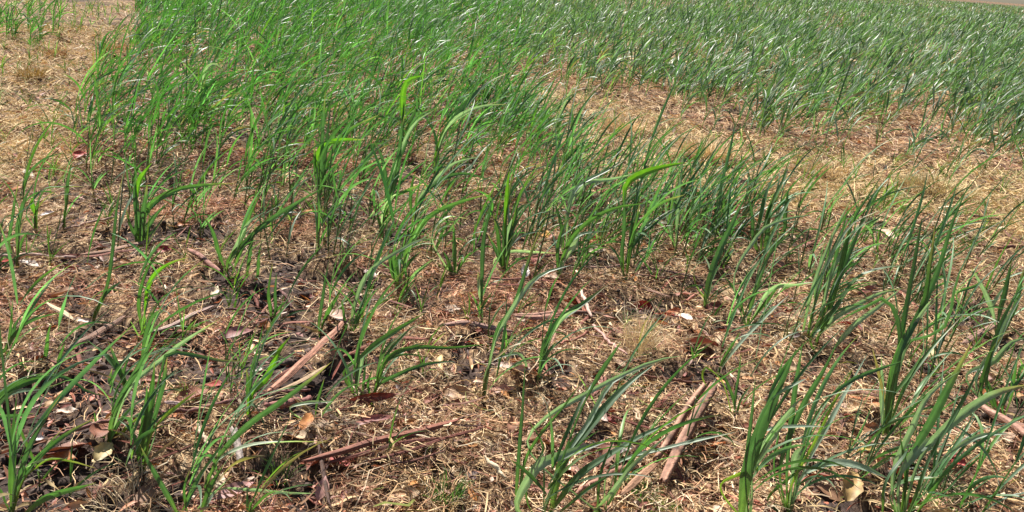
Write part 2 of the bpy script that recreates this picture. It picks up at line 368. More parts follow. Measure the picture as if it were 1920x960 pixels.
def crumbs(n):
    phi = (1 + 5 ** .5) / 2
    iv = norm(np.array([(-1, phi, 0), (1, phi, 0), (-1, -phi, 0), (1, -phi, 0), (0, -1, phi), (0, 1, phi), (0, -1, -phi), (0, 1, -phi), (phi, 0, -1), (phi, 0, 1), (-phi, 0, -1), (-phi, 0, 1)], float))
    it = np.array([(0, 11, 5), (0, 5, 1), (0, 1, 7), (0, 7, 10), (0, 10, 11), (1, 5, 9), (5, 11, 4), (11, 10, 2), (10, 7, 6), (7, 1, 8), (3, 9, 4), (3, 4, 2), (3, 2, 6), (3, 6, 8), (3, 8, 9), (4, 9, 5), (2, 4, 11), (6, 2, 10), (8, 6, 7), (9, 8, 1)])
    x, y = sample_view(n * 6, .8, 5.5, 1.3); k = rng.random(n * 6) < soil(x, y) ** 1.0; x, y = x[k][:n], y[k][:n]; n = len(x)
    R = .0016 + .009 * rng.random(n) ** 3.4; R *= 1 + .35 * np.clip(y - 2, 0, 3)
    V = iv[None] * (R[:, None] * rng.uniform(.65, 1.25, (n, 12)))[..., None] * np.stack([rng.uniform(.8, 1.3, n), rng.uniform(.8, 1.3, n), rng.uniform(.6, .95, n)], -1)[:, None]
    V = V + np.stack([x, y, H(x, y) + R * .35], -1)[:, None]
    c = np.array([.075, .055, .047]) * rng.uniform(.5, 1.9, (n, 1)); c = np.repeat(c[:, None], 12, 1)
    Q = (it[None] + 12 * np.arange(n)[:, None, None]).reshape(-1, 3)
    return V.reshape(-1, 3), Q, c.reshape(-1, 3)
v, q, c = crumbs(8500)
tag(link('soil_crumbs', mesh_np('soil_crumbs', v, q, c, M_SOIL, False)), 'dark crumbs of bare soil between the straw', 'soil', kind='stuff')

# ------------------------------------------------------------------ bark, sticks and fallen leaves placed one by one
LAND = []        # (px, py, phrase) by which other things are found
def resample(P, K):
    P = np.asarray(P, float); n = len(P)
    if n == 2: t = np.linspace(0, 1, K)[:, None]; return P[0] * (1 - t) + P[1] * t
    d = np.concatenate([[0], np.cumsum(np.linalg.norm(np.diff(P, axis=0), axis=1) + 1e-6)])
    # Catmull-Rom through the points by chord length
    out = []
    m = np.gradient(P, d, axis=0)
    for t in np.linspace(0, d[-1], K):
        i = min(max(np.searchsorted(d, t) - 1, 0), n - 2); h = d[i + 1] - d[i]; u = (t - d[i]) / h
        out.append((2*u**3-3*u**2+1)*P[i] + (u**3-2*u**2+u)*h*m[i] + (-2*u**3+3*u**2)*P[i+1] + (u**3-u**2)*h*m[i+1])
    return np.array(out)
PINK, RED, TAN, GREYB, DARKB, PALE = (.40, .16, .11), (.26, .085, .058), (.52, .36, .22), (.33, .22, .18), (.14, .075, .055), (.70, .56, .47)
def shell(P, R, curl, col, thick=.0016, rings=None, up_open=False, twist=0.0, rs=None, ragged=True):
    """a curled sheet of bark along the line P: radius R[k], opening angle, real thickness"""
    rs = rs or np.random.default_rng(1); K = len(P); A = 13
    T = norm(np.gradient(P, axis=0)); S = norm(np.cross(np.array([0, 0, 1.0]), T)); U = np.cross(T, S)
    an = np.linspace(-.5, .5, A)[None, :] * curl * (1 + .12 * np.sin(np.linspace(0, 9, K)))[:, None] + twist * np.linspace(-.5, .5, K)[:, None]
    sgn = -1 if up_open else 1
    lines = rs.uniform(.5, 1.3, (1, A)) * np.ones((K, A)); walk = np.cumsum(rs.normal(0, .09, (K, A)), 0); lines = lines * np.exp(np.clip(walk - walk.mean(0), -.5, .5))
    rib = 1 + rs.normal(0, .07, (1, A)) + np.cumsum(rs.normal(0, .012, (K, A)), 0)
    pts, cols = [], []
    sh = rs.uniform(-.9, .9, A) if ragged else np.zeros(A)
    Pj = P[:, None] + np.zeros((K, A, 1))
    if ragged:
        Pj = Pj.copy(); L = np.linalg.norm(P[1] - P[0])
        Pj[0] += T[0] * (sh * L)[:, None]; Pj[-1] += T[-1] * (rs.uniform(-.9, .9, A) * L)[:, None]
    for inner in (0, 1):
        rr = R[:, None] * rib - inner * thick
        p = Pj + S[:, None] * (np.sin(an) * rr)[..., None] + U[:, None] * (sgn * (np.cos(an) * rr - R[:, None] * math.cos(min(curl, 5.6) / 2)))[..., None]
        c = np.array(col) * .66 * lines[..., None] * (1 + .10 * rs.normal(0, 1, (K, A, 1)))
        if inner: c = c * np.array([1.05, .95, .9])
        if rings:
            for t in rings: c[int(t * (K - 1))] *= .3
        pts.append(p if not inner else p[:, ::-1]); cols.append(c if not inner else c[:, ::-1])
    V = np.concatenate(pts, 1); c = np.concatenate(cols, 1); n = 2 * A
    k = np.arange(K - 1)[:, None] * n; j = np.arange(n)[None]; j2 = (j + 1) % n
    Q = np.stack([k + j, k + n + j, k + n + j2, k + j2], -1).reshape(-1, 4)
    caps = []
    for base in (0, (K - 1) * n):
        for i in range(A - 1):
            q = [base + i, base + i + 1, base + n - 2 - i, base + n - 1 - i]
            caps.append(q if base == 0 else q[::-1])
    return V.reshape(-1, 3), np.concatenate([Q, np.array(caps)]), np.clip(c.reshape(-1, 3), .01, .9)
def gline(pts, K, lift):
    e0, e1 = ground_at(*pts[0]), ground_at(*pts[-1]); raw = []
    for i, p in enumerate(pts):      # a stiff piece keeps to one plane between its ends
        d = ray(*p); zz = e0[2] + (e1[2] - e0[2]) * i / (len(pts) - 1); raw.append(CAM + d * ((zz - CAM[2]) / d[2]))
    G = resample(np.array(raw), K)
    z = H(G[:, 0], G[:, 1]); zs = z.copy()
    lin = np.linspace(z[0], z[-1], K); lin = lin + max(0., float((z - lin).max()) - .014)      # stiff pieces bridge the hollows
    for _ in range(4): zs[1:-1] = (zs[:-2] + zs[1:-1] + zs[2:]) / 3
    G[:, 2] = .75 * lin + .25 * zs + lift
    return G
def rwidth(P, wpx):
    _, _, z = project(P); return wpx * z / F
def bark(name, label, cat, pts, w, curl, col, K=26, rings=None, up_open=False, twist=0.0, taper=.6, lift=.012, extra=(), phrase=None, stick=False):
    rs = np.random.default_rng(abs(hash(label)) % 9999 if False else len(label) * 31 + int(pts[0][0]))
    P = gline(pts, K, lift + .017)
    e = bpy.data.objects.new(name, None); e.location = Vector(P[len(P) // 2]); COL.objects.link(e)
    tag(e, label, cat, 'bark and sticks lying on the straw')
    o0 = np.array(e.location)
    def piece(nm, P, w, curl, col, rings, up_open, twist, taper):
        t = np.linspace(0, 1, len(P)); prof = 1 - (1 - taper) * np.abs(2 * t - 1) ** 2.5
        if nm == 'stick':
            Rr = rwidth(P, w) * .5 * prof * (1 + .1 * rs.normal(0, 1, len(P)))
            P = P + rs.normal(0, .0012, P.shape)
            v, q, c = stem_tube(P - o0, Rr, col, np.array(col) * .8, 7); c = c * rs.uniform(.75, 1.2, (len(c), 1))
            capn = len(v); 
            v = np.concatenate([v, [v[:7].mean(0), v[-7:].mean(0)]]); c = np.concatenate([c, c[:2]])
            tri = [[i, (i + 1) % 7, capn, capn] for i in range(7)]
            q2 = np.array([[(i + 1) % 7, i, capn, capn] for i in range(7)])
            me = bpy.data.meshes.new('stick')
            base = capn - 7
            me.from_pydata([tuple(a) for a in v], [], [tuple(a) for a in q] + [(capn, (i + 1) % 7, i) for i in range(7)] + [(capn + 1, base + i, base + (i + 1) % 7) for i in range(7)])
            at = me.color_attributes.new('Col', 'FLOAT_COLOR', 'POINT'); cc = np.ones((len(v), 4), np.float32); cc[:, :3] = c; at.data.foreach_set('color', cc.ravel())
            me.materials.append(M_BARK); me.polygons.foreach_set('use_smooth', np.ones(len(me.polygons), bool)); me.update()
        else:
            R = rwidth(P, w * (.86 if curl > 3.5 else (.8 if w > 18 else 1.15))) * .5 / max(math.sin(min(curl, math.pi) / 2), .35) * prof
            me = mesh_np(nm, *shell(P - o0, R, curl, col, min(.0016, float(R.min()) * .35), rings, up_open, twist, rs), M_BARK)
        link(nm, me, e)
    piece('stick' if stick else 'bark_sheet', P, w, curl, col, rings, up_open, twist, taper)
    for x in extra:   # further strips that are part of the same splintered piece
        piece(x.get('name', 'splinter'), gline(x['pts'], 18, x.get('lift', lift) + .017), x['w'], x.get('curl', 2.0), x.get('col', col), x.get('rings'), x.get('up', False), x.get('twist', 0), x.get('taper', .4))
    mx, my, _ = project(P[len(P) // 2]); LAND.append((float(mx), float(my), phrase or label.split(' with ')[0]))
BK, ST = ('bark_strip', 'bark'), ('stick', 'stick')
bark(BK[0], 'rolled double quill of pink brown bark with dark cracked rings', BK[1], [(1236,948),(1262,890),(1297,822),(1332,760)], 23, 4.9, (.42,.225,.155), 34, (.3, .55, .78), taper=.8, lift=.016,
     extra=[dict(name='bark_sheet', pts=[(1222,902),(1245,868),(1278,812),(1318,752)], w=18, curl=4.6, col=(.44,.25,.17), rings=(.25, .6), lift=.014, taper=.7), dict(pts=[(1160,965),(1195,930),(1228,900)], w=14, curl=2.0, col=(.46, .25, .15))], phrase='the rolled double bark quill')
bark(BK[0], 'long reddish split bark strip with folded edge between dark soil and straw', BK[1], [(570,906),(640,888),(720,868),(790,850),(858,826)], 23, 2.7, (.34,.135,.09), 34, taper=.45, lift=.016,
     extra=[dict(pts=[(600,900),(690,882),(760,862),(835,852)], w=12, curl=2.2, col=RED, lift=.01), dict(pts=[(690,902),(760,885),(840,857),(905,836)], w=8, curl=2.2, col=RED)], phrase='the long reddish split bark strip')
bark(BK[0], 'broad pale pink bark strip curling up behind a bright green leaf', BK[1], [(500,763),(545,731),(598,692),(648,652)], 22, 1.7, (.56,.27,.18), 30, twist=.5, taper=.5, lift=.010,
     extra=[dict(pts=[(478,755),(520,735),(570,703)], w=8, curl=2.0, col=RED), dict(pts=[(508,768),(560,735),(612,695)], w=9, curl=1.6, col=TAN, lift=.012)], phrase='the broad pale pink bark strip')
bark(BK[0], 'grey brown curled bark strip lying level across the middle of the straw', BK[1], [(958,634),(1020,628),(1085,619),(1148,619)], 30, 1.8, (.56,.30,.22), 30, twist=.5, taper=.35, lift=.010,
     extra=[dict(pts=[(828,634),(880,631),(960,638)], w=16, curl=2.2, col=(.40,.24,.19)), dict(pts=[(1040,612),(1090,606),(1140,612)], w=7, curl=1.8, col=DARKB)], phrase='the level grey brown bark strip')
bark(BK[0], 'pair of pinkish bark rods at the far right edge', BK[1], [(1815,792),(1870,822),(1935,868)], 16, 4.4, (.42,.23,.17), 24, taper=.8, lift=.012,
     extra=[dict(name='bark_sheet', pts=[(1850,806),(1890,824),(1940,846)], w=15, curl=4.2, lift=.013, taper=.8)], phrase='the pinkish bark rods')
bark(BK[0], 'short pink bark roll leaning toward a green tuft of plants', BK[1], [(356,488),(385,512),(415,540)], 12, 4.4, (.44,.22,.17), 18, (.5,), taper=.7, lift=.016, phrase='the short pink bark roll')
bark(BK[0], 'brown bark strip under a dark red leaf in the left middle', BK[1], [(152,500),(210,492),(265,478),(330,470)], 12, 2.4, (.40,.23,.15), 24, taper=.35,
     extra=[dict(pts=[(160,503),(200,498),(262,490)], w=8, col=PINK)], phrase='the brown bark strip')
bark(ST[0], 'long thin dark red stick lying across the lower left soil', ST[1], [(95,868),(170,852),(260,838),(350,824),(460,800),(580,772)], 9, 2.4, (.20,.085,.07), 40, stick=True, taper=.5, lift=.012, phrase='the long dark red stick')
bark(BK[0], 'short whitish bark tube standing out of the straw', BK[1], [(440,862),(447,885),(453,912)], 16, 5.0, (.70,.57,.50), 14, taper=.95, lift=.02, phrase='the short whitish bark tube')
bark(BK[0], 'cream bark sliver pointing down to a brown stick', BK[1], [(92,600),(115,616),(142,634)], 13, 1.9, (.72,.52,.33), 16, taper=.2, lift=.02, phrase='the cream bark sliver')
bark(BK[0], 'straight brown bark stick rising to the right beside dark clods', BK[1], [(125,685),(170,655),(232,604)], 13, 2.8, (.42,.25,.18), 24, taper=.5, lift=.014, phrase='the straight brown bark stick')
bark(BK[0], 'red bark edge running level between two green plants', BK[1], [(645,700),(700,680),(745,667),(800,667)], 11, 2.0, (.38,.14,.09), 22, taper=.4, lift=.012, phrase='the level red bark edge')
bark(BK[0], 'pale pink flat bark strip beneath a long green leaf on the left', BK[1], [(285,650),(340,628),(400,600)], 14, 1.4, (.56,.38,.32), 22, taper=.3, lift=.014, phrase='the pale pink flat bark strip')
bark(ST[0], 'thin dark twig crossing the straw right of centre', ST[1], [(1195,708),(1260,728),(1335,742)], 5, 0, (.22,.10,.07), 20, stick=True, phrase='the thin dark twig')
bark(ST[0], 'pale straight twig standing against the grey bark strip', ST[1], [(1086,568),(1097,595),(1107,618)], 7, 0, (.62,.42,.34), 14, stick=True, phrase='the pale straight twig')
bark(ST[0], 'pinkish twig slanting down behind the broad foreground plant', ST[1], [(1108,632),(1135,660),(1172,692)], 6, 0, (.50,.29,.24), 16, stick=True, phrase='the slanting pinkish twig')
bark(ST[0], 'red twig rising toward the bark strip from shadow', ST[1], [(1046,672),(1075,660),(1102,646)], 5, 0, (.33,.13,.09), 14, stick=True, phrase='the rising red twig')
bark(BK[0], 'narrow red brown bark piece left of the white leaf', BK[1], [(905,540),(950,545),(992,542)], 7, 2.0, (.36,.15,.10), 18, taper=.3, phrase='the narrow red brown bark piece')
bark(BK[0], 'low dark red bark band in front of the pale horizontal leaf', BK[1], [(900,553),(940,556),(1000,556)], 6, 2.0, (.30,.11,.08), 18, taper=.3, phrase='the low dark red bark band')
bark(BK[0], 'maroon bark strip beneath the middle green plants', BK[1], [(990,502),(1030,500),(1085,494)], 8, 2.0, (.33,.12,.09), 18, taper=.4, phrase='the maroon bark strip')
bark(BK[0], 'bundle of thin purple brown bark threads right of centre', BK[1], [(1185,520),(1240,530),(1310,540)], 7, 2.0, (.34,.18,.15), 20, taper=.3,
     extra=[dict(pts=[(1180,534),(1240,542),(1300,544)], w=5, col=RED), dict(pts=[(1090,520),(1130,522),(1165,515)], w=6, col=(.42,.24,.19))], phrase='the purple brown bark threads')
bark(ST[0], 'short red stick poking up near the dark cavity', ST[1], [(1275,585),(1300,572),(1322,557)], 5, 0, (.42,.18,.13), 14, stick=True, phrase='the short red stick')
bark(ST[0], 'grey pink horizontal stick at the far left edge', ST[1], [(-30,500),(50,502),(145,505)], 8, 0, (.46,.30,.25), 20, stick=True, phrase='the grey pink horizontal stick')
bark(ST[0], 'thin black stick above the curled maroon leaf', ST[1], [(408,604),(460,607),(512,613)], 5, 0, (.12,.06,.05), 16, stick=True, phrase='the thin black stick')
bark(ST[0], 'thin pale stick lying in the left straw between green seedlings', ST[1], [(122,431),(170,429),(215,427)], 5, 0, (.40,.26,.2), 16, stick=True, phrase='the thin pale stick on the left')
bark(ST[0], 'dark crooked stick on the bare straw at the right edge', ST[1], [(1838,477),(1872,480),(1930,474)], 7, 0, (.18,.08,.06), 18, stick=True, phrase='the dark crooked stick')
bark(ST[0], 'brown stick on bare straw behind the tall right plant', ST[1], [(1790,421),(1830,420),(1868,427)], 4, 0, (.25,.14,.1), 14, stick=True, phrase='the brown stick on the bare straw')
bark(BK[0], 'brown bark chip under blue green leaves at the right', BK[1], [(1575,765),(1610,764),(1645,769)], 8, 2.0, (.45,.24,.17), 14, taper=.4, phrase='the brown bark chip')
bark(BK[0], 'stout pink bark chip beside dark soil at the right edge', BK[1], [(1800,668),(1830,650),(1860,640)], 12, 2.0, (.48,.28,.21), 14, taper=.5, phrase='the stout pink bark chip')
bark(BK[0], 'pink splintered chip leaning above the bark rods', BK[1], [(1822,718),(1838,728),(1852,738)], 13, 1.6, (.58,.36,.29), 12, taper=.5, phrase='the pink splintered chip')
bark(ST[0], 'reddish brown twig angling out of the bottom edge', ST[1], [(1075,958),(1130,928),(1198,892)], 12, 0, (.34,.17,.12), 20, stick=True, taper=.6, phrase='the reddish brown twig at the bottom')
bark(ST[0], 'dark red twig in the shade behind the pink bark strip', ST[1], [(500,790),(545,783),(582,776)], 14, 0, (.30,.13,.11), 16, stick=True, taper=.7, phrase='the dark red twig')
bark(ST[0], 'dark slanting stick beside the middle left clods', ST[1], [(520,562),(536,582),(548,604)], 6, 0, (.15,.07,.06), 14, stick=True, phrase='the dark slanting stick')
bark(ST[0], 'pale thin stem standing out of dark ground bottom left', ST[1], [(372,830),(382,850),(392,868)], 8, 0, (.62,.45,.32), 12, stick=True, phrase='the pale thin stem')
bark(BK[0], 'pink bark curl at the foot of the left pale twig', BK[1], [(310,776),(328,788),(348,798)], 11, 2.2, (.58,.4,.36), 14, taper=.3, lift=.02, phrase='the pink bark curl')
bark(ST[0], 'pale bent straw stalk hanging in front of dark straw', ST[1], [(905,897),(925,915),(945,938)], 9, 0, (.74,.6,.4), 14, stick=True, taper=.3, lift=.02, phrase='the pale bent stalk')

def leaf_mesh(Lw, Ww, shape, col, col2, curl, arch, rs, crumple=.0, K=13, A=7):
    """a dead broad leaf about the origin: long axis x; curl across, arch along"""
    t = np.linspace(0, 1, K); v = np.linspace(-1, 1, A)
    if shape == 'lance': pr = np.sin(np.pi * t ** .8) ** 1.1
    elif shape == 'round': pr = np.sin(np.pi * t ** .75) ** .62
    else: pr = np.sin(np.pi * t ** .7) ** .8 * (1 + .12 * np.sin(t * 23))
    pr = np.maximum(pr, .015)
    hw = Ww / 2 * pr
    ph = v[None] * curl
    yy = hw[:, None] * (np.sin(ph) / max(abs(curl), .01) if abs(curl) > .01 else v[None] + 0 * ph)
    zz = hw[:, None] * (1 - np.cos(ph)) / max(abs(curl), .01) * np.sign(curl or 1)
    xx = (t[:, None] - .5) * Lw + 0 * yy
    zz = zz + arch * Lw * (.25 - (t[:, None] - .5) ** 2) + crumple * Lw * (rs.normal(0, 1, (K, A))) * .25 + crumple * Lw * np.sin(t[:, None] * 9 + v[None] * 2)
    yy = yy + .06 * Lw * np.sin(t * 2.5 + rs.uniform(0, 6))[:, None]
    V = np.stack([xx, yy, zz], -1)
    mot = rs.random((K, A, 1)); c = np.array(col) * (1 - mot * .7) + np.array(col2) * mot * .7
    c[:, A // 2] *= 1.25; c *= (1 - .35 * (np.abs(v)[None, :, None] > .9) * rs.random((K, A, 1)))
    k = np.arange(K - 1)[:, None] * A; j = np.arange(A - 1)[None]
    Q = np.stack([k + j, k + A + j, k + A + j + 1, k + j + 1], -1).reshape(-1, 4)
    return V, Q, np.clip(c * .82, .01, .9)
def dead_leaf(label, ctr, L, ang, w, col, col2, shape='lance', curl=.8, arch=.2, crumple=.01, lift=.012, roll=0.0, phrase=None):
    rs = np.random.default_rng(int(ctr[0] * 7 + ctr[1]))
    a = math.radians(ang); dx, dy = math.cos(a) * L / 2, -math.sin(a) * L / 2
    p0, p1 = ground_at(ctr[0] - dx, ctr[1] - dy), ground_at(ctr[0] + dx, ctr[1] + dy); c = ground_at(*ctr)
    d = p1 - p0; Lw = min(np.linalg.norm(d), .24); Ww = rwidth(c[None], w)[0]
    V, Q, C = leaf_mesh(Lw, Ww, shape, col, col2, curl, arch, rs, crumple)
    me = mesh_np('dead_leaf', V, Q, C, M_DRY)
    o = link('dead_leaf', me); o.location = Vector(c + np.array([0, 0, lift + .003 + max(0.0, -float(V[..., 2].min()))])); o.rotation_euler = (roll, -math.atan2(d[2], np.hypot(d[0], d[1])), math.atan2(d[1], d[0]))
    sl = resample(np.array([(-.72 * Lw, .01 * Lw, -.01), (-.6 * Lw, 0, 0), (-.49 * Lw, V[0, 3, 1], V[0, 3, 2])]), 6)
    link('leaf_stalk', mesh_np('leaf_stalk', *stem_tube(sl, np.full(6, max(.0009, Ww * .018)), np.array(col) * .8, np.array(col), 5), M_DRY), o)
    tag(o, label, 'dead leaf', 'fallen leaves on the litter')
    LAND.append((ctr[0], ctr[1], phrase or 'the ' + ' '.join(label.split()[:4])))
MA, RB, OR, WH, MU, BR, RD = (.30,.115,.10), (.24,.075,.045), (.44,.19,.065), (.62,.47,.38), (.52,.37,.14), (.33,.18,.10), (.34,.05,.035)
for a in [
 ('curled leaf half maroon half pinkish white beside a green plant', (630,618), 50, -15, 30, WH, MA, 'round', .9, .2, .02, .018, .3, 'the maroon and white leaf'),
 ('maroon sickle shaped leaf with pale midrib near the centre left', (447,650), 62, 12, 24, (.40,.20,.18), MA, 'lance', .5, .3, .01, .022, .5, 'the maroon sickle leaf'),
 ('long dark red brown rolled leaf above black soil', (703,768), 96, 2, 24, RB, RD, 'lance', 1.2, -.05, .02, .02, .9, 'the long dark red brown leaf'),
 ('tan brown folded leaf with a square end on straw', (860,760), 62, -4, 30, BR, (.55,.36,.2), 'ragged', .7, .2, .03, .02, .6, 'the tan brown folded leaf'),
 ('thin maroon strap leaf lying above the split bark', (700,818), 100, 14, 17, MA, (.36,.17,.15), 'lance', .6, .15, .01, .02, .5, 'the thin maroon strap leaf'),
 ('crumpled pinkish white leaf in the centre straw', (962,708), 72, -8, 24, WH, (.60,.40,.33), 'ragged', .8, .1, .05, .015, .2, 'the crumpled pinkish white leaf'),
 ('ragged red brown leaf below the crumpled white one', (942,748), 46, 15, 24, (.42,.17,.12), WH, 'ragged', .8, .1, .05, .012, .2, 'the ragged red brown leaf'),
 ('small bright white leaf beside an orange scrap', (1283,612), 32, -12, 16, (.86,.76,.68), WH, 'round', .6, .2, .03, .016, .3, 'the small bright white leaf'),
 ('orange red scrap of leaf left of the bright white one', (1262,600), 26, 30, 16, (.5,.17,.07), RB, 'ragged', .8, .2, .04, .012, .3, 'the orange red leaf scrap'),
 ('white and tan leaf on the bare straw strip', (1660,452), 52, -18, 17, (.80,.62,.48), (.62,.38,.24), 'round', .9, .3, .02, .014, .3, 'the white and tan leaf'),
 ('mustard tan heart shaped leaf at the bottom edge', (1588,938), 58, 60, 44, (.50,.34,.13), (.30,.17,.08), 'ragged', 1.1, .4, .03, .02, .3, 'the mustard heart leaf'),
 ('brown crinkled leaf at the foot of the tall right plant', (1628,826), 46, -8, 22, (.36,.17,.08), BR, 'ragged', .8, .2, .04, .014, .4, 'the brown crinkled leaf'),
 ('pale yellow leaf right of the tall right plant', (1735,676), 24, 50, 22, (.72,.56,.30), (.6,.44,.22), 'round', .6, .2, .02, .02, .4, 'the pale yellow leaf'),
 ('yellow scrap of leaf below the brown crinkled leaf', (1624,862), 32, 5, 15, (.58,.44,.12), MU, 'ragged', .6, .2, .03, .014, .2, 'the yellow leaf scrap'),
 ('bright red leaf over black soil bottom right', (1793,890), 34, -30, 26, (.42,.04,.03), RD, 'ragged', .7, .2, .04, .02, .4, 'the bright red leaf'),
 ('tan leaf lying against the pinkish bark rods', (1808,800), 40, 10, 18, (.58,.40,.24), BR, 'ragged', .7, .2, .03, .016, .3, 'the tan leaf by the bark rods'),
 ('pale yellow folded leaf over dark soil bottom left', (196,878), 46, 55, 34, (.62,.50,.26), MU, 'ragged', .9, .3, .02, .024, .5, 'the pale yellow folded leaf'),
 ('broad pinkish maroon leaf at the bottom edge', (440,946), 84, 22, 34, (.46,.24,.22), (.36,.17,.15), 'lance', .5, .15, .01, .02, .2, 'the broad pinkish maroon leaf'),
 ('pale pink pointed leaf at the bottom edge', (602,944), 50, 75, 26, (.58,.33,.28), (.48,.25,.21), 'lance', .6, .2, .01, .022, .3, 'the pale pink pointed leaf'),
 ('orange brown leaf in shade of the green leaf', (570,812), 38, 55, 22, (.40,.17,.06), OR, 'round', .6, .2, .02, .016, .3, 'the orange brown shaded leaf'),
 ('orange tan leaf below the far left plants', (72,535), 30, 5, 16, OR, (.55,.33,.14), 'round', .7, .2, .02, .014, .3, 'the orange tan leaf'),
 ('white leaf beside the grey pink stick', (58,513), 34, -25, 16, (.80,.70,.60), WH, 'ragged', .7, .2, .03, .016, .3, 'the white leaf by the stick'),
 ('red leaf at the far left edge', (14,506), 28, 20, 16, (.36,.06,.04), RD, 'ragged', .7, .2, .03, .015, .3, 'the red leaf at the left edge'),
 ('dark red leaf on the brown bark strip', (309,487), 30, 5, 18, (.34,.035,.03), RD, 'round', .6, .2, .02, .02, .5, 'the dark red leaf'),
 ('orange leaf under the brown bark strip', (237,505), 26, -10, 15, OR, BR, 'round', .6, .2, .02, .012, .4, 'the orange leaf'),
 ('curved orange brown leaf below the dense green stand', (588,408), 48, 8, 13, (.52,.26,.10), OR, 'lance', .7, .3, .01, .016, .4, 'the curved orange brown leaf'),
 ('orange red leaf behind the left green tuft', (347,434), 28, 5, 13, (.48,.18,.08), OR, 'round', .7, .2, .02, .014, .4, 'the orange red leaf'),
 ('orange tan leaf with cream edge under lower left plants', (112,776), 60, 18, 20, (.46,.25,.11), (.70,.52,.34), 'ragged', .7, .2, .03, .016, .3, 'the cream edged leaf'),
 ('cream crumpled leaf in the lower left straw', (128,790), 44, 5, 20, (.66,.52,.40), WH, 'ragged', .8, .2, .05, .012, .2, 'the cream crumpled leaf'),
 ('yellowish upright leaf scrap in the centre straw', (826,702), 28, -70, 14, (.62,.46,.22), MU, 'round', .6, .2, .02, .02, .4, 'the yellowish leaf scrap'),
 ('white leaf behind the crossing green blade', (984,528), 28, 60, 18, (.86,.78,.74), WH, 'round', .6, .2, .03, .018, .4, 'the white leaf behind the blade'),
 ('cream leaf beside the bent brown blade', (975,612), 22, 40, 18, (.74,.60,.44), WH, 'round', .6, .2, .03, .014, .4, 'the cream leaf'),
 ('orange leaf between the middle green plants', (1018,458), 30, -30, 16, (.58,.33,.08), OR, 'ragged', .6, .2, .03, .014, .4, 'the orange leaf in the middle'),
 ('red orange leaf below a pale green blade', (1115,467), 26, 10, 16, (.50,.15,.07), OR, 'ragged', .6, .2, .03, .014, .4, 'the red orange leaf'),
 ('small white leaf on the left bare straw', (54,337), 22, -40, 12, (.82,.74,.6), WH, 'round', .6, .2, .03, .014, .4, 'the small white leaf on the left'),
 ('white narrow leaf in front of the left seedlings', (92,415), 34, 8, 11, (.82,.76,.74), WH, 'lance', .6, .2, .02, .016, .4, 'the white narrow leaf'),
 ('red leaf in the litter at the left edge of the green stand', (152,303), 24, 30, 18, (.40,.07,.05), RD, 'ragged', .7, .2, .03, .016, .4, 'the red leaf by the stand'),
 ('pinkish leaf in front of the drooping middle blade', (1003,498), 26, 50, 20, (.42,.16,.13), MA, 'round', .6, .2, .03, .016, .4, 'the pinkish middle leaf'),
 ('dark brown cupped leaf under the right middle plant', (1340,592), 42, 0, 20, (.16,.05,.035), RB, 'ragged', .9, .2, .04, .014, .4, 'the dark brown cupped leaf'),
 ('tan leaf right of the maroon and white one', (682,568), 34, 10, 14, (.55,.36,.22), (.6,.45,.33), 'ragged', .6, .2, .03, .014, .3, 'the tan leaf by the dark soil'),
 ('white pink leaf by the left middle plant', (697,528), 32, -20, 13, (.78,.62,.58), WH, 'round', .6, .2, .03, .014, .4, 'the white pink leaf'),
 ('cream leaf standing among seedlings left of centre', (402,565), 24, 70, 13, (.74,.60,.40), WH, 'round', .6, .2, .03, .018, .4, 'the cream upright leaf'),
 ('white leaf on the brown stick bottom left', (158,623), 30, -12, 14, (.82,.70,.60), (.5,.25,.16), 'round', .7, .2, .03, .02, .4, 'the white stick leaf'),
 ('white scrap between dark clods in the lower left', (75,848), 24, 0, 14, (.84,.78,.76), WH, 'round', .7, .2, .03, .02, .4, 'the white scrap'),
 ('white chip under the pink bark strip', (481,712), 22, 20, 16, (.82,.72,.66), WH, 'round', .7, .2, .04, .016, .4, 'the white chip'),
 ('pale leaf chip right of the centre plants', (1192,468), 22, 0, 13, (.80,.66,.52), WH, 'round', .7, .2, .04, .016, .4, 'the pale leaf chip'),
 ('reddish brown broad leaf beside the foreground plant', (958,817), 34, 80, 22, (.34,.16,.10), BR, 'round', .7, .2, .03, .016, .4, 'the reddish broad leaf'),
 ('orange scrap below the split bark strip', (880,853), 28, 10, 16, (.46,.24,.10), OR, 'round', .7, .2, .03, .014, .4, 'the orange scrap'),
 ('pale pink leaf scrap right of the foreground plant', (1125,800), 30, -40, 22, (.60,.42,.34), WH, 'ragged', .7, .2, .03, .014, .3, 'the pale pink scrap'),
 ('white grey crumpled leaf left of the bark quill', (1172,865), 44, 30, 20, (.72,.68,.64), WH, 'ragged', .8, .2, .06, .016, .4, 'the white grey crumpled leaf'),
 ('cream pointed leaf half buried at the bottom left', (412,930), 34, 70, 18, (.66,.55,.36), WH, 'lance', .7, .2, .03, .02, .4, 'the cream pointed leaf'),
 ('red brown leaf under the right arching blade', (1622,560), 46, 8, 16, (.30,.12,.08), MA, 'lance', .7, .2, .03, .014, .4, 'the shaded red brown leaf'),
 ('dark maroon leaf right of the tall right plant', (1728,697), 30, -20, 18, (.16,.04,.03), RD, 'ragged', .8, .2, .04, .012, .3, 'the dark maroon leaf'),
]: dead_leaf(*a)

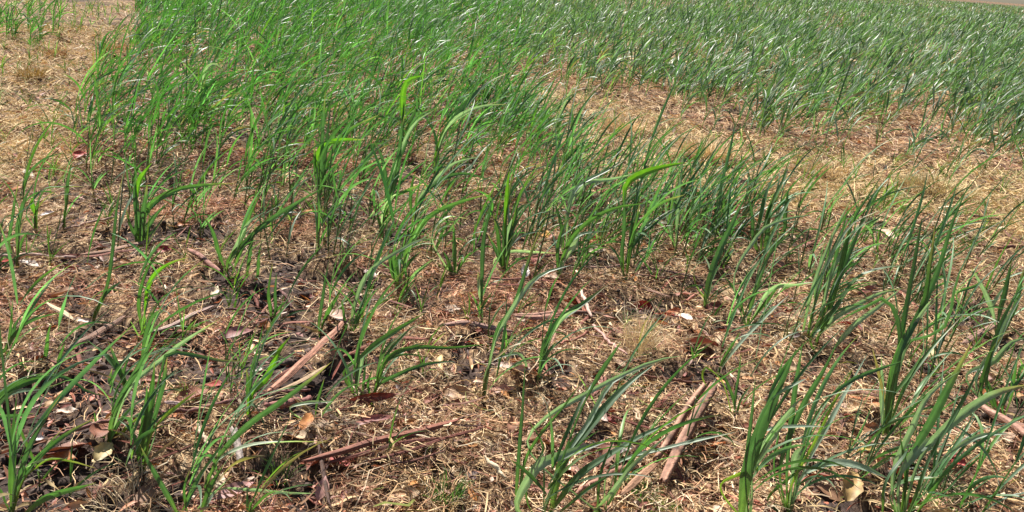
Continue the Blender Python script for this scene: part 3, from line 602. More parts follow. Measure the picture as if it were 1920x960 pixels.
# ------------------------------------------------------------------ cereal plants drawn one by one (base, then each leaf: width, tint, line)
TINT = {'d': (.052,.104,.044), 'g': (.064,.130,.038), 'p': (.205,.262,.195), 'y': (.15,.20,.030), 'l': (.11,.23,.018), 'b': (.24,.17,.08), 'w': (.32,.38,.27)}  # p and w: glaucous pale, with glossy highlight painted into the colour
PLANTS = []     # (object, px, py, height px, look) of every individual plant, for the labels
def hero(label, base, leaves, stemw=7, phrase=None, lean=None):
    B = ground_at(*base); z0 = float((B - CAM) @ fwd)
    rs = np.random.default_rng(int(base[0] * 3 + base[1] * 5))
    e = bpy.data.objects.new('cereal_plant', None); e.location = Vector(B); COL.objects.link(e)
    top = base[1]
    for (w, tint, pts) in leaves:
        yaw = rs.uniform(-.7, .7)
        vx = np.array([math.cos(yaw), math.sin(yaw), 0.0]); nn = np.array([-math.sin(yaw), math.cos(yaw), 0.0])
        off = rs.normal(0, .012, 3) * np.array([1, 1, 0])
        Q = []
        for p in pts:
            d = ray(*p); t = float((B + off * .3 - CAM) @ nn / (d @ nn)); Q.append(CAM + d * t); top = min(top, p[1])
        Q = np.array(Q)
        gap = math.hypot(pts[0][0] - base[0], pts[0][1] - base[1])
        if Q[0][2] - B[2] > .012 and pts[0][1] < 960: Q = np.concatenate([[B + off * .15], Q]); s_blade = gap / (gap + sum(math.dist(a, b_) for a, b_ in zip(pts, pts[1:])))
        else: s_blade = 0.0
        K = 17; C = resample(Q, K); C[:, 2] = np.maximum(C[:, 2], H(C[:, 0], C[:, 1]) + .004)
        s = np.linspace(0, 1, K); u = np.clip((s - s_blade) / max(1 - s_blade, .05), 0, 1)
        Wmax = w * z0 / F * .36
        W = Wmax * np.interp(u, PROF_S, PROF_W); W = np.where(s < s_blade, np.minimum(.42 * Wmax, .0022), W)
        T = norm(np.gradient(C, axis=0)); view = norm(C - CAM); S0 = norm(np.cross(T, view))
        r = rs.uniform(-.7, .7) + rs.uniform(-1.3, 1.3) * s + .25 * np.sin(s * rs.uniform(5, 11) + rs.uniform(0, 6))
        S = S0 * np.cos(r)[:, None] + np.cross(T, S0) * np.sin(r)[:, None]
        W = W / np.maximum(np.abs(np.cos(r)), .8)
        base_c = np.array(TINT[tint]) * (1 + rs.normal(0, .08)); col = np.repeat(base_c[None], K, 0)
        g = np.clip(1 - s / .35, 0, 1)[:, None]; col = col * (1 - .6 * g) + np.array([.14, .19, .04]) * .6 * g
        if rs.random() < .45: dr = sstep(rs.uniform(.7, .92), 1.0, s)[:, None]; col = col * (1 - dr) + dr * np.array([.27, .2, .09])
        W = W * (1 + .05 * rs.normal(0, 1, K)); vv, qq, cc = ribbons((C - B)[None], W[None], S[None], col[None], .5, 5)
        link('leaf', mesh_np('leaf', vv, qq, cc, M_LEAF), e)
    nx_ = 9 if stemw >= 9 else (6 if stemw >= 7 else 3)
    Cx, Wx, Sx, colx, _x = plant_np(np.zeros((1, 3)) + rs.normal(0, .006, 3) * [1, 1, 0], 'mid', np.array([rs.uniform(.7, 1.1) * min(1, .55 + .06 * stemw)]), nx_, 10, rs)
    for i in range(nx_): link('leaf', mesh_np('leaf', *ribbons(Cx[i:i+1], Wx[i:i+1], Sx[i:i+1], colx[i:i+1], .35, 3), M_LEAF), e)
    Cx, Wx, Sx, colx = withered(rs, 3, .09)
    for i in range(3): link('withered_leaf', mesh_np('withered_leaf', *ribbons(Cx[i:i+1], Wx[i:i+1], Sx[i:i+1], colx[i:i+1], .3, 3), M_STRAW), e)
    l0 = leaves[0][2]
    k0 = min(leaves, key=lambda L: math.dist(L[2][0], base) if math.dist(L[2][0], base) > 14 else 1e6)[2][0] if any(math.dist(L[2][0], base) > 14 for L in leaves) else l0[1]
    d = ray(*k0); nn = np.array([0, 1.0, 0]); tip = CAM + d * float((B - CAM) @ nn / (d @ nn))
    tip[2] = max(tip[2], B[2] + .02)
    P = resample(np.array([B - [0, 0, .01], (B + tip) / 2 + rs.normal(0, .002, 3), tip]), 6)
    R = np.linspace(1, .6, 6) * min(stemw * z0 / F * .5, .0035)
    link('stem', mesh_np('stem', *stem_tube(P - B, R, (.20, .17, .06), (.07, .15, .03)), M_LEAF), e)
    tag(e, label, 'crop plant', 'cereal plants on the littered ground')
    if phrase: LAND.append((base[0], base[1], phrase))
    PLANTS.append((e, base[0], base[1], base[1] - top, None, label))

hero('broad leaved blue green plant filling the bottom centre, blades sweeping right', (1010,985), [
 (10,'d',[(965,960),(973,853),(980,773),(983,717),(985,675)]), (9,'g',[(973,953),(987,857),(1007,823),(1057,763),(1093,713)]),
 (25,'p',[(970,955),(990,900),(1012,870),(1057,853),(1107,837),(1152,822)]), (25,'d',[(1033,960),(1060,857),(1100,807),(1150,750),(1180,720),(1228,682)]),
 (19,'d',[(1033,960),(1090,890),(1140,857),(1207,817),(1272,786)]), (11,'p',[(1113,960),(1150,917),(1190,870),(1213,850),(1258,810)]),
 (13,'p',[(1060,860),(1100,800),(1153,712),(1200,690),(1255,672)]), (12,'d',[(1110,727),(1125,700),(1145,668),(1165,640)]),
 (10,'g',[(990,945),(1000,880),(1020,840),(1000,800),(985,783)]), (9,'d',[(1050,960),(1110,912),(1160,880)])], 12, 'the big bottom centre plant')
hero('plant with long pale blue blade crossing above the bark quill', (1135,975), [
 (10,'p',[(1150,872),(1182,857),(1227,847),(1300,828),(1388,808)]), (12,'p',[(993,812),(1030,777),(1090,743),(1153,710),(1240,673),(1282,667)]), (9,'d',[(1120,960),(1130,880),(1150,830),(1165,800)])], 9)
hero('plant with a thick dark upright blade right of the bark quill', (1400,985), [
 (32,'d',[(1388,965),(1402,870),(1432,780),(1466,710),(1492,655)]), (24,'p',[(1405,890),(1440,820),(1475,775),(1502,745)]),
 (9,'p',[(1442,805),(1500,800),(1547,800)]), (12,'y',[(1355,902),(1400,882),(1442,872)]), (9,'d',[(1398,880),(1408,790),(1416,710)]), (10,'p',[(1465,735),(1490,722),(1515,708)])], 10, 'the thick dark upright blade')
hero('many bladed blue green plant right of the thick dark blade', (1480,975), [
 (15,'d',[(1462,880),(1482,810),(1512,745),(1546,690),(1572,638)]), (12,'p',[(1513,872),(1563,780),(1600,713),(1627,662)]), (22,'p',[(1487,880),(1493,852),(1512,834)]),
 (19,'p',[(1515,885),(1560,870),(1612,876),(1667,898)]), (11,'d',[(1558,742),(1602,710),(1652,690),(1694,676)]), (14,'d',[(1475,870),(1482,800),(1494,700),(1505,640)]),
 (12,'g',[(1450,870),(1458,810),(1468,760)]), (9,'y',[(1480,920),(1530,820),(1560,760),(1600,690)]), (8,'g',[(1440,945),(1475,900),(1520,870)])], 10, 'the many bladed blue green plant')
hero('tall tillered plant with twisted bud tipped blades on the right', (1655,838), [
 (15,'d',[(1665,770),(1690,650),(1723,587),(1757,507),(1787,413),(1815,348)]), (13,'d',[(1672,740),(1697,597),(1717,487),(1728,420),(1733,400),(1752,394)]),
 (12,'g',[(1690,650),(1735,560),(1745,490),(1752,440),(1752,415)]), (13,'d',[(1680,720),(1700,640),(1760,620),(1793,520),(1827,453),(1862,385)]),
 (13,'p',[(1665,800),(1680,700),(1700,640),(1740,570),(1772,540)]), (10,'g',[(1668,800),(1700,720),(1750,650),(1810,585)]), (16,'g',[(1660,800),(1668,720),(1680,660),(1700,610)]),
 (12,'d',[(1662,760),(1690,640),(1680,585),(1660,558),(1620,575),(1565,605),(1520,640)]), (12,'g',[(1675,745),(1710,700),(1742,640)]), (8,'b',[(1660,760),(1648,700),(1635,650)]), (12,'p',[(1655,790),(1652,710),(1652,662)])], 13, 'the tall twisted right plant')
hero('sprawling plant with big curved pale blades at the bottom right', (1690,985), [
 (15,'p',[(1673,910),(1710,800),(1743,740),(1775,712),(1802,695)]), (20,'d',[(1710,850),(1743,790),(1780,720),(1822,640)]), (22,'p',[(1698,872),(1730,837),(1775,805)]),
 (13,'d',[(1713,940),(1747,857),(1790,783),(1830,707),(1856,645)]), (24,'p',[(1745,830),(1773,800),(1813,767),(1863,737),(1935,720)]), (14,'g',[(1673,920),(1700,903),(1747,897),(1775,894)]),
 (12,'p',[(1798,837),(1840,817),(1892,813)]), (10,'g',[(1690,960),(1700,880),(1690,820),(1688,785)]), (10,'g',[(1720,960),(1770,890),(1800,860),(1830,845)]), (11,'d',[(1655,960),(1665,900),(1700,850),(1720,800)])], 12, 'the sprawling bottom right plant')
hero('leafy plant at the right edge leaning across the frame', (1880,790), [
 (13,'d',[(1850,725),(1868,640),(1890,580),(1912,545)]), (12,'p',[(1830,720),(1868,650),(1895,590),(1925,540)]), (14,'p',[(1815,700),(1860,680),(1900,640),(1930,632)]),
 (12,'g',[(1890,760),(1900,700),(1915,640)]), (10,'d',[(1880,760),(1905,720),(1930,690)]), (13,'g',[(1840,735),(1850,690),(1862,655),(1880,630)]), (10,'g',[(1870,770),(1852,720),(1838,700),(1826,690)])], 10, 'the right edge leafy plant')
hero('dark blades rising at the right edge behind the leafy plant', (1870,640), [
 (12,'d',[(1872,600),(1885,550),(1897,488)]), (12,'d',[(1895,600),(1908,550),(1921,500)]), (10,'p',[(1830,640),(1872,555),(1896,520)]), (12,'p',[(1865,600),(1845,540),(1820,500)]), (8,'g',[(1800,545),(1830,535),(1850,520)])], 8)
hero('slender plant with a pale blade arching left of the tall right plant', (1528,660), [
 (13,'p',[(1530,640),(1560,600),(1610,570),(1650,550),(1697,540)]), (16,'g',[(1540,620),(1575,570),(1615,518),(1650,505),(1705,497)]), (13,'p',[(1560,660),(1600,610),(1648,575),(1690,540)]), (11,'d',[(1520,640),(1580,590),(1650,560),(1680,530)])], 8, 'the pale arching blade')
hero('dense clump of straight blue green blades leaning right', (1512,645), [
 (9,'p',[(1503,633),(1520,553),(1557,453),(1580,403),(1602,365)]), (9,'d',[(1540,600),(1562,540),(1582,487),(1597,420),(1633,360),(1658,322)]), (9,'d',[(1530,610),(1555,520),(1575,450),(1592,380)]),
 (9,'p',[(1535,600),(1565,500),(1600,440),(1640,395)]), (9,'g',[(1545,600),(1570,520),(1590,440),(1610,380)]), (9,'p',[(1525,590),(1540,520),(1570,460),(1600,420),(1660,390)]), (10,'d',[(1550,600),(1572,530),(1600,460),(1625,400),(1640,360)]), (8,'g',[(1515,620),(1530,560),(1550,480),(1562,420)]), (8,'d',[(1535,620),(1548,560),(1560,500)])], 8, 'the dense straight bladed clump')
hero('upright plant with glossy dark blade right of centre', (1325,585), [(15,'d',[(1323,575),(1333,520),(1350,467),(1370,423),(1404,355)]), (9,'g',[(1330,540),(1360,480),(1385,430)]), (8,'y',[(1322,560),(1305,530),(1300,505)])], 8, 'the glossy dark blade')
hero('tall dark twin plant at the edge of bare straw', (1428,482), [(16,'d',[(1423,473),(1430,403),(1443,353),(1460,320),(1492,288)]), (14,'d',[(1432,470),(1440,400),(1450,362)]), (12,'g',[(1428,460),(1450,380),(1472,330),(1478,300)]), (9,'d',[(1420,470),(1410,400),(1403,360)]), (11,'d',[(1470,440),(1473,400),(1480,350)])], 9, 'the tall dark twin plant')
hero('leaning plant with long narrow blades before the dark twin plant', (1400,622), [(11,'d',[(1400,615),(1413,553),(1437,487),(1469,428)]), (12,'p',[(1420,580),(1433,553),(1453,537),(1493,532),(1540,527)]), (9,'p',[(1380,507),(1413,453),(1430,430),(1467,413),(1530,402)]), (9,'g',[(1410,600),(1440,560),(1470,520)]), (8,'g',[(1395,590),(1375,540),(1355,515)])], 8)
hero('single grey green blade crossing the straw right of centre', (1345,705), [(11,'p',[(1352,690),(1393,640),(1432,598),(1480,553)]), (8,'g',[(1350,690),(1370,650),(1390,620)])], 7)
hero('small plant with a loop curled blade near the quill top', (1378,790), [(9,'g',[(1376,760),(1368,730),(1355,705),(1335,696)]), (7,'d',[(1378,770),(1384,710),(1390,660)]), (6,'g',[(1380,780),(1395,740),(1410,720)]), (7,'y',[(1340,700),(1322,690),(1318,710),(1326,725)])], 6)
hero('plant with yellow stem and a bent pale blade in the centre', (905,755), [(11,'d',[(923,650),(935,610),(960,580),(977,537),(990,493),(1018,418)]), (12,'p',[(935,625),(973,560),(993,533),(1020,513),(1072,497)]), (7,'b',[(920,680),(933,670),(960,650),(1000,645),(1012,655)]), (8,'p',[(925,675),(945,668),(973,664),(985,680),(986,720)])], 8, 'the yellow stemmed centre plant')
hero('plant with a broad folded blade pointing right above the bark strip', (1008,728), [(17,'d',[(1012,700),(1023,645),(1047,605),(1100,565),(1142,532)]), (10,'d',[(1010,700),(1028,660),(1042,640)]), (8,'p',[(1040,620),(1060,590),(1092,575)])], 8, 'the broad folded blade')
hero('lone stalk with a white folded tip left of centre', (902,622), [(13,'w',[(903,565),(900,535),(896,508)]), (11,'d',[(903,560),(905,500),(908,450),(920,387),(926,355)]), (6,'g',[(902,600),(890,560),(880,545)])], 7, 'the lone white tipped stalk')
hero('stubby tuft with one long arching green blade', (745,542), [(15,'g',[(742,530),(738,490),(740,455)]), (15,'d',[(748,525),(752,480),(762,455)]), (13,'g',[(750,527),(767,460),(800,410),(857,380),(922,362)]), (10,'g',[(738,520),(732,490),(728,470)]), (9,'g',[(752,520),(770,490),(790,470)])], 9, 'the stubby tuft')
hero('plant with thin grey blades bending over toward the stubby tuft', (655,640), [(11,'p',[(657,630),(667,567),(690,513),(750,470),(800,447),(830,450)]), (10,'d',[(660,625),(668,590),(685,550)]), (9,'g',[(665,620),(700,580),(740,545),(780,510)]), (8,'g',[(650,630),(645,590),(640,560)])], 7)
hero('upright plant with a pale flag leaf at its top', (853,527), [(11,'g',[(853,510),(851,470),(850,413)]), (10,'w',[(815,430),(840,408),(880,411)]), (10,'g',[(848,520),(840,490),(830,470)]), (12,'g',[(842,545),(832,520),(817,493),(797,480)]), (8,'g',[(856,515),(868,490),(885,470)])], 8, 'the pale flagged plant')
hero('bushy upright plant right of the pale flagged one', (945,518), [(13,'d',[(945,500),(948,430),(955,370),(962,320)]), (12,'d',[(950,500),(962,430),(975,390),(1000,378)]), (12,'g',[(942,500),(935,440),(925,400)]), (13,'p',[(948,490),(958,420),(985,385)]), (10,'d',[(940,500),(930,470),(915,440)]), (8,'w',[(925,490),(940,477),(1000,472),(1045,475)]), (12,'l',[(948,420),(952,350),(955,320)])], 9, 'the bushy centre plant')
hero('pale green plant with a curled blade by the orange leaf', (1047,532), [(9,'p',[(1047,520),(1057,480),(1080,447),(1142,432)]), (18,'w',[(1062,482),(1078,460),(1088,442)]), (11,'g',[(1050,500),(1070,450),(1103,415),(1153,390),(1215,380)]), (10,'g',[(1046,500),(1055,430),(1065,409)])], 7, 'the pale curled plant')
hero('tall plant with a bright bent blade behind the centre', (1058,482), [(11,'p',[(1054,466),(1065,409),(1082,352),(1098,340),(1135,322),(1175,299)]), (9,'p',[(1080,365),(1098,345),(1150,335),(1192,325)]), (9,'g',[(1056,460),(1050,410),(1040,380)])], 7, 'the bright bent blade')
hero('plant with a lime green bent flag leaf', (1172,528), [(10,'d',[(1167,500),(1170,430),(1171,380),(1172,347)]), (16,'l',[(1171,380),(1173,350),(1183,336),(1202,326),(1255,310),(1285,305)]), (10,'g',[(1178,500),(1190,430),(1200,380)]), (12,'g',[(1190,430),(1218,394),(1238,379),(1284,365)]), (9,'g',[(1165,500),(1150,470),(1135,455)])], 8, 'the lime flag leaf plant')
hero('silvery upright plant at the edge of the bare straw', (1265,470), [(9,'w',[(1262,440),(1260,405),(1267,361),(1279,333)]), (10,'p',[(1268,440),(1275,360),(1280,310),(1282,285)]), (8,'p',[(1260,450),(1250,400),(1245,370)])], 7, 'the silvery upright plant')
hero('paired stems with a bright green blade left of the long dark leaf', (670,752), [(9,'d',[(669,730),(672,690),(674,640)]), (16,'g',[(645,702),(677,672),(719,637),(798,586)]), (8,'d',[(680,740),(685,700),(690,650)]), (10,'p',[(675,700),(682,670),(695,655)]), (9,'g',[(668,745),(655,715),(648,690)])], 8, 'the paired stems')
hero('plant with wavy blades streaming right over the red bark edge', (697,762), [(12,'g',[(699,750),(710,707),(728,670),(773,652),(840,652),(912,645)]), (8,'d',[(708,715),(730,660),(755,632),(792,594)]), (11,'d',[(706,725),(750,700),(800,683),(855,677)]), (7,'g',[(695,750),(690,720),(700,690)])], 7, 'the wavy bladed plant')
hero('upright plant with a bright green forked leaf by the pink bark', (467,792), [(11,'g',[(467,770),(466,730),(462,690)]), (17,'l',[(467,760),(470,742),(500,707),(523,660),(547,628)])], 9, 'the bright forked leaf plant')
hero('low plant with long grey blades along the pink bark strip', (385,935), [(15,'d',[(402,870),(433,827),(467,793),(520,757),(583,710),(622,678)]), (11,'w',[(411,862),(453,840),(520,830),(615,829)]), (9,'g',[(385,920),(400,880),(420,840)])], 8, 'the long grey bladed plant')
hero('thin seedling with a horizontal whitish blade beside the pink bark', (590,800), [(9,'w',[(545,764),(573,756),(625,753)]), (8,'g',[(592,780),(600,740),(608,710)]), (9,'g',[(600,780),(615,770),(640,790)])], 6)
hero('plant with long blade leaning right in the left foreground', (200,850), [(15,'d',[(202,840),(208,800),(228,740),(253,697),(283,640),(302,600)]), (12,'p',[(240,735),(255,713),(293,682),(340,643),(412,598)]), (10,'g',[(205,830),(235,780),(262,750)]), (9,'y',[(205,835),(240,800),(268,775)]), (9,'g',[(198,840),(182,800),(176,770)])], 9, 'the long right leaning plant')
hero('small plant with blades crossing left behind the leaning plant', (238,745), [(14,'g',[(236,735),(226,700),(200,670),(160,635)]), (11,'d',[(240,730),(222,690),(203,640)]), (9,'g',[(238,735),(232,700),(245,665)]), (11,'d',[(228,742),(205,715),(210,690)])], 7)
hero('stout upright broad bladed plant in the left foreground', (266,890), [(19,'g',[(268,880),(276,800),(283,740),(290,678)]), (14,'d',[(284,800),(290,773),(307,707),(314,668)]), (10,'y',[(292,800),(333,763),(370,732)]), (15,'g',[(262,870),(268,800),(276,720)]), (10,'p',[(280,780),(265,775),(248,782)]), (10,'d',[(305,690),(313,665),(367,667),(417,677),(470,677)]), (9,'g',[(262,850),(240,800),(220,785)])], 10, 'the stout upright left plant')
hero('plant with strap blades at the lower left corner', (22,975), [(17,'g',[(23,960),(24,870),(27,810),(32,740)]), (13,'d',[(27,940),(53,847),(87,783),(114,742)]), (14,'g',[(35,900),(80,850),(133,810),(182,782)]), (16,'g',[(45,965),(83,933),(133,917),(180,905)]), (10,'w',[(40,880),(60,868),(100,856)]), (11,'y',[(60,880),(95,858),(133,863),(180,878)]), (11,'g',[(15,950),(0,915),(-15,905)])], 11, 'the lower left corner plant')
hero('broad dark strap leaf arching in from the left edge', (-50,800), [(23,'g',[(-45,770),(-5,747),(33,723),(83,707),(112,702)]), (9,'d',[(80,704),(130,710),(165,735),(200,742)]), (12,'d',[(-40,790),(0,782),(35,778),(65,775)]), (10,'d',[(-20,780),(20,740),(80,728),(110,720)])], 8, 'the broad left edge strap leaf')
hero('pair of narrow green blades in the lower left straw', (100,715), [(11,'g',[(75,700),(85,670),(90,630),(96,605)]), (9,'g',[(103,705),(112,670),(122,640)]), (8,'g',[(70,715),(50,690),(35,675)]), (8,'g',[(45,710),(42,690),(35,672)])], 6)
hero('narrow dark plant at the far left edge', (8,680), [(12,'d',[(5,665),(18,640),(28,605),(55,575)]), (10,'g',[(2,680),(-5,650),(5,630)]), (7,'g',[(12,670),(20,620),(24,560)])], 7)
hero('fanned plant at the bottom left with blades spreading both ways', (345,985), [(13,'d',[(333,965),(313,923),(283,873),(262,832)]), (11,'d',[(341,960),(367,907),(390,873),(432,812)]), (13,'g',[(377,960),(400,905),(420,870)]), (11,'p',[(380,960),(400,930),(435,892)]), (9,'p',[(410,917),(467,917),(527,923),(592,925)]), (8,'g',[(350,960),(345,920),(356,880)])], 9, 'the fanned bottom left plant')
hero('dark bunch with an arching blade in the left middle', (263,478), [(15,'d',[(259,465),(257,403),(253,353),(255,325)]), (14,'d',[(264,460),(268,400),(276,340)]), (12,'l',[(256,380),(262,340),(275,318),(285,305)]), (12,'g',[(268,440),(277,387),(300,370),(340,353),(380,347),(442,344)]), (11,'d',[(268,460),(290,405),(318,378)]), (9,'g',[(262,460),(245,420),(236,390)]), (10,'d',[(270,460),(300,420),(315,395)])], 9, 'the tall dark left bunch')
hero('fan of long arching blades above the pink bark roll', (430,522), [(10,'g',[(419,515),(450,453),(473,393),(494,352)]), (12,'d',[(425,505),(467,447),(500,417),(567,373),(612,349)]), (10,'g',[(420,500),(413,480),(400,437),(380,402)]), (10,'g',[(440,500),(465,450),(500,425),(525,420)]), (10,'d',[(462,520),(470,460),(480,420)]), (8,'g',[(478,525),(485,470),(495,440)]), (11,'p',[(420,515),(440,470),(470,415),(500,395)])], 8, 'the fan above the bark roll')
hero('thin tall leaning seedling on the left', (174,608), [(9,'d',[(176,600),(200,540),(213,463),(220,387),(231,325)]), (9,'d',[(190,565),(205,545),(232,526)]), (7,'g',[(178,595),(190,560),(205,540)])], 6, 'the thin leaning left seedling')
hero('seedling with a bright arching leaf left of the bark roll', (267,640), [(9,'g',[(267,630),(261,573),(277,507),(308,462)]), (11,'l',[(272,570),(275,545),(287,517),(320,493),(354,482)]), (7,'g',[(278,630),(285,590),(300,565)])], 7, 'the bright arching seedling')
hero('short narrow plant on cloddy ground left of centre', (510,615), [(9,'g',[(509,600),(505,553),(511,493)]), (8,'d',[(513,600),(515,550),(518,510)]), (6,'g',[(510,600),(530,570),(545,560)])], 6)
hero('upright plant beside the maroon and white leaf', (600,635), [(9,'d',[(598,620),(603,573),(610,530),(618,485)]), (9,'g',[(604,610),(633,550),(662,510)]), (8,'g',[(602,620),(620,580),(640,545)])], 7)
hero('dark plant rising at the far left in the middle distance', (32,495), [(11,'d',[(33,480),(35,420),(50,370),(71,332)]), (8,'g',[(33,480),(45,445),(55,432)]), (8,'d',[(20,470),(25,400),(35,340)])], 7)
hero('plant with a bright folded leaf on the far left', (68,432), [(9,'g',[(68,420),(73,370),(85,352),(115,349),(160,350)]), (12,'l',[(66,400),(62,385),(60,370)]), (9,'d',[(50,400),(60,380),(85,350)])], 6)
hero('slim plant with one straight dark blade on the left', (121,425), [(10,'d',[(121,410),(124,353),(130,320),(136,300)]), (6,'g',[(120,415),(125,380),(130,350)])], 6)
hero('long yellow green leaf lying low left of centre', (298,655), [(13,'g',[(310,640),(345,620),(375,605),(412,592)])], 6)
hero('plant with a lime arching leaf at the front of the dense stand', (598,398), [(14,'l',[(597,330),(595,294),(606,274),(632,263),(684,262)]), (11,'d',[(600,350),(604,240),(610,170)]), (11,'d',[(604,350),(615,260),(622,180)]), (9,'g',[(598,360),(590,300),(590,260)]), (10,'g',[(606,330),(625,280),(660,240),(710,215)])], 8, 'the lime arching leaf')
hero('tall plant with crossing dark blades in the dense stand', (722,415), [(12,'d',[(724,390),(737,320),(759,272),(778,222),(824,199)]), (10,'d',[(724,380),(722,322),(711,281),(697,259)]), (12,'d',[(728,390),(745,320),(752,250),(760,210)]), (8,'p',[(745,300),(780,230),(820,203)])], 8, 'the crossing dark blades')
hero('plant with a white twisted blade below the crossing dark blades', (714,452), [(12,'w',[(715,420),(724,382),(737,366),(750,361)]), (12,'g',[(735,370),(759,357),(793,345)]), (10,'g',[(716,440),(710,400),(712,370)])], 7, 'the white twisted blade')
hero('slanting plant with a grey blade in front of the stand', (768,420), [(9,'p',[(778,388),(822,331),(846,309),(902,293)]), (11,'d',[(775,400),(800,360),(830,335),(870,325),(917,337)]), (9,'g',[(770,400),(772,350),(780,320)])], 7)
hero('plant with a very long dark blade in the dense stand', (812,345), [(13,'d',[(820,290),(827,262),(873,200),(907,163),(962,131)]), (12,'l',[(815,320),(840,240),(880,210),(935,190)]), (10,'p',[(818,300),(850,225),(900,200),(950,195)])], 8, 'the very long dark blade')
hero('plant with a glowing lime leaf deep in the stand', (752,305), [(16,'l',[(755,225),(753,183),(763,152),(795,141)]), (9,'d',[(752,280),(756,220),(758,190)]), (9,'g',[(754,290),(770,230),(800,170)])], 7, 'the glowing lime leaf')
hero('plant topped by a white flag leaf in the dense stand', (372,232), [(9,'w',[(380,150),(388,128),(400,120),(422,134)]), (9,'g',[(373,220),(375,180),(385,150)]), (9,'g',[(374,220),(385,180),(402,160),(425,148)])], 7, 'the white flag leaf')

# ------------------------------------------------------------------ further individual plants: prototypes with stem and leaf parts, then copies
def proto(sty, seed):
    rs = np.random.default_rng(seed)
    e = bpy.data.objects.new('cereal_plant', None); COL.objects.link(e)
    nt_ = 1 if sty == 'small' else int(rs.choice([1, 1, 2, 3]))
    Cx, Wx, Sx, colx = withered(rs, 2, .07)
    for i in range(2): link('withered_leaf', mesh_np('withered_leaf', *ribbons(Cx[i:i+1], Wx[i:i+1], Sx[i:i+1], colx[i:i+1], .3, 3), M_STRAW), e)
    for t in range(nt_):
        pos = np.array([[rs.normal(0, .009), rs.normal(0, .009), 0]]) if t else np.zeros((1, 3))
        nl = int(rs.integers(3, 5)) if sty != 'small' else 3
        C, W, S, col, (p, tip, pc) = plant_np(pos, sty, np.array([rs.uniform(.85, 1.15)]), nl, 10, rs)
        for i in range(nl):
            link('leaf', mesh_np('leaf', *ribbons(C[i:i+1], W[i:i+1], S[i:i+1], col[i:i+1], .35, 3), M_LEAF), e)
        P = resample(np.array([p[0] - [0, 0, .01], (p[0] + tip[0]) / 2 + rs.normal(0, .002, 3), tip[0]]), 5)
        link('stem', mesh_np('stem', *stem_tube(P, np.linspace(.0024, .0014, 5) * (.6 if sty == 'small' else 1), (.18, .17, .05), pc[0] * 1.1, 5), M_LEAF), e)
    return e
def copy_tree(o):
    c = o.copy(); COL.objects.link(c)
    for ch in o.children:
        d = ch.copy(); COL.objects.link(d); d.parent = c
    return c

# where plants stand: number per square metre by zone
def scatter():
    pts = []
    def zone(dens_fn, d0, d1, n, p=2.0):
        x, y = sample_view(n, d0, d1, p, 1.25); return x, y
    out = {k: [] for k in STYLE}
    # near and middle ground, uniform per area
    for (d0, d1, cap) in ((.7, 3, 200), (3, 8, 200), (8, 16, 110), (16, 45, 22), (45, 120, 3), (120, 220, .7)):
        area = .66 * 1.25 * (d1 ** 2 - d0 ** 2); n = int(area * cap)
        x, y = sample_view(n, d0, d1, 2.0, 1.25); keepr = rng.random(n) * cap
        left = inpoly(x, y, Z_LEFT); l2 = inpoly(x, y, Z_LEFT2) & ~left; path = inpoly(x, y, Z_PATH); bare = inpoly(x, y, Z_BARE); tlc = inpoly(x, y, Z_TLC); rl = inpoly(x, y, Z_RLOW)
        px, py, _ = project(np.stack([x, y, 0 * x], -1))
        upper = ~(left | l2 | path | bare | rl) & (py < 340)
        clump = fbm(x * 2.2, y * 2.2, 41, 2)
        far = {.7: 1, 3: 1, 8: .8, 16: .2, 45: .04, 120: .01}[d0]
        edge = 185 + (px - 960) * .145; thinU = 1 - .12 * sstep(edge - 110, edge, py)
        thin = sstep(470, 215, py); blob = sstep(.36, .56, clump); thin = thin * np.where(inpoly(x, y, Z_LSP), .2, 1)
        dens = {'lush': (left | l2) * (105. * thin * (.25 + .9 * blob) * far + 16 * (1 - thin) * (.3 + blob) * left * (d0 < 8)), 'blue': 125. * upper * thinU * (.15 + 1.1 * sstep(.34, .6, clump)) * {.7: 1, 3: .68, 8: .6, 16: .17, 45: .024, 120: .0055}[d0], 'mid': (105. * l2 * (.3 + 1.1 * blob) + 70. * inpoly(x, y, Z_CEN)) * np.where(inpoly(x, y, Z_LSP), .22, 1) + 52. * (rl & ~path)}
        dens['mid'] = dens['mid'] + 5. * path + 45. * inpoly(x, y, Z_RMID) + 16. * ~(left | l2 | path | bare | upper | rl)
        dens['lush'] = dens['lush'] + 80. * tlc
        dens['small'] = 22. * bare * ~tlc + 30. * path + 20. * ~(left | l2 | path | bare | upper) + 20. * l2
        order = ['lush', 'blue', 'mid', 'small']; acc = np.zeros(n)
        for k in order:
            lo = acc; acc = acc + dens[k]; sel = (keepr >= lo) & (keepr < acc)
            if k == 'small': sel &= y < 9
            out[k].append(np.stack([x[sel], y[sel]], -1))
    return {k: np.concatenate(v) for k, v in out.items()}
SC = scatter()
hero_b = np.array([ground_at(p[1], p[2])[:2] for p in PLANTS])
cand = []
for k, a in SC.items():
    if len(a) == 0: continue
    P = np.stack([a[:, 0], a[:, 1], H(a[:, 0], a[:, 1])], -1)
    px, py, pz = project(P)
    dmin = np.min(np.hypot(a[:, None, 0] - hero_b[None, :, 0], a[:, None, 1] - hero_b[None, :, 1]), 1) if len(a) < 40000 else np.full(len(a), 9.)
    for i in range(len(a)):
        if dmin[i] < .03: continue
        if pz[i] < (1.15 if px[i] > 1400 else 1.35) and k != 'small': continue          # the drawn plants fill the very front
        vis = -20 < px[i] < 1940 and -60 < py[i] < 965
        cand.append((float(pz[i]) * (1.9 if k == 'small' else 1), k, P[i], float(px[i]), float(py[i]), vis))
cand.sort(key=lambda c: c[0])
N_IND = 300 - len(PLANTS)
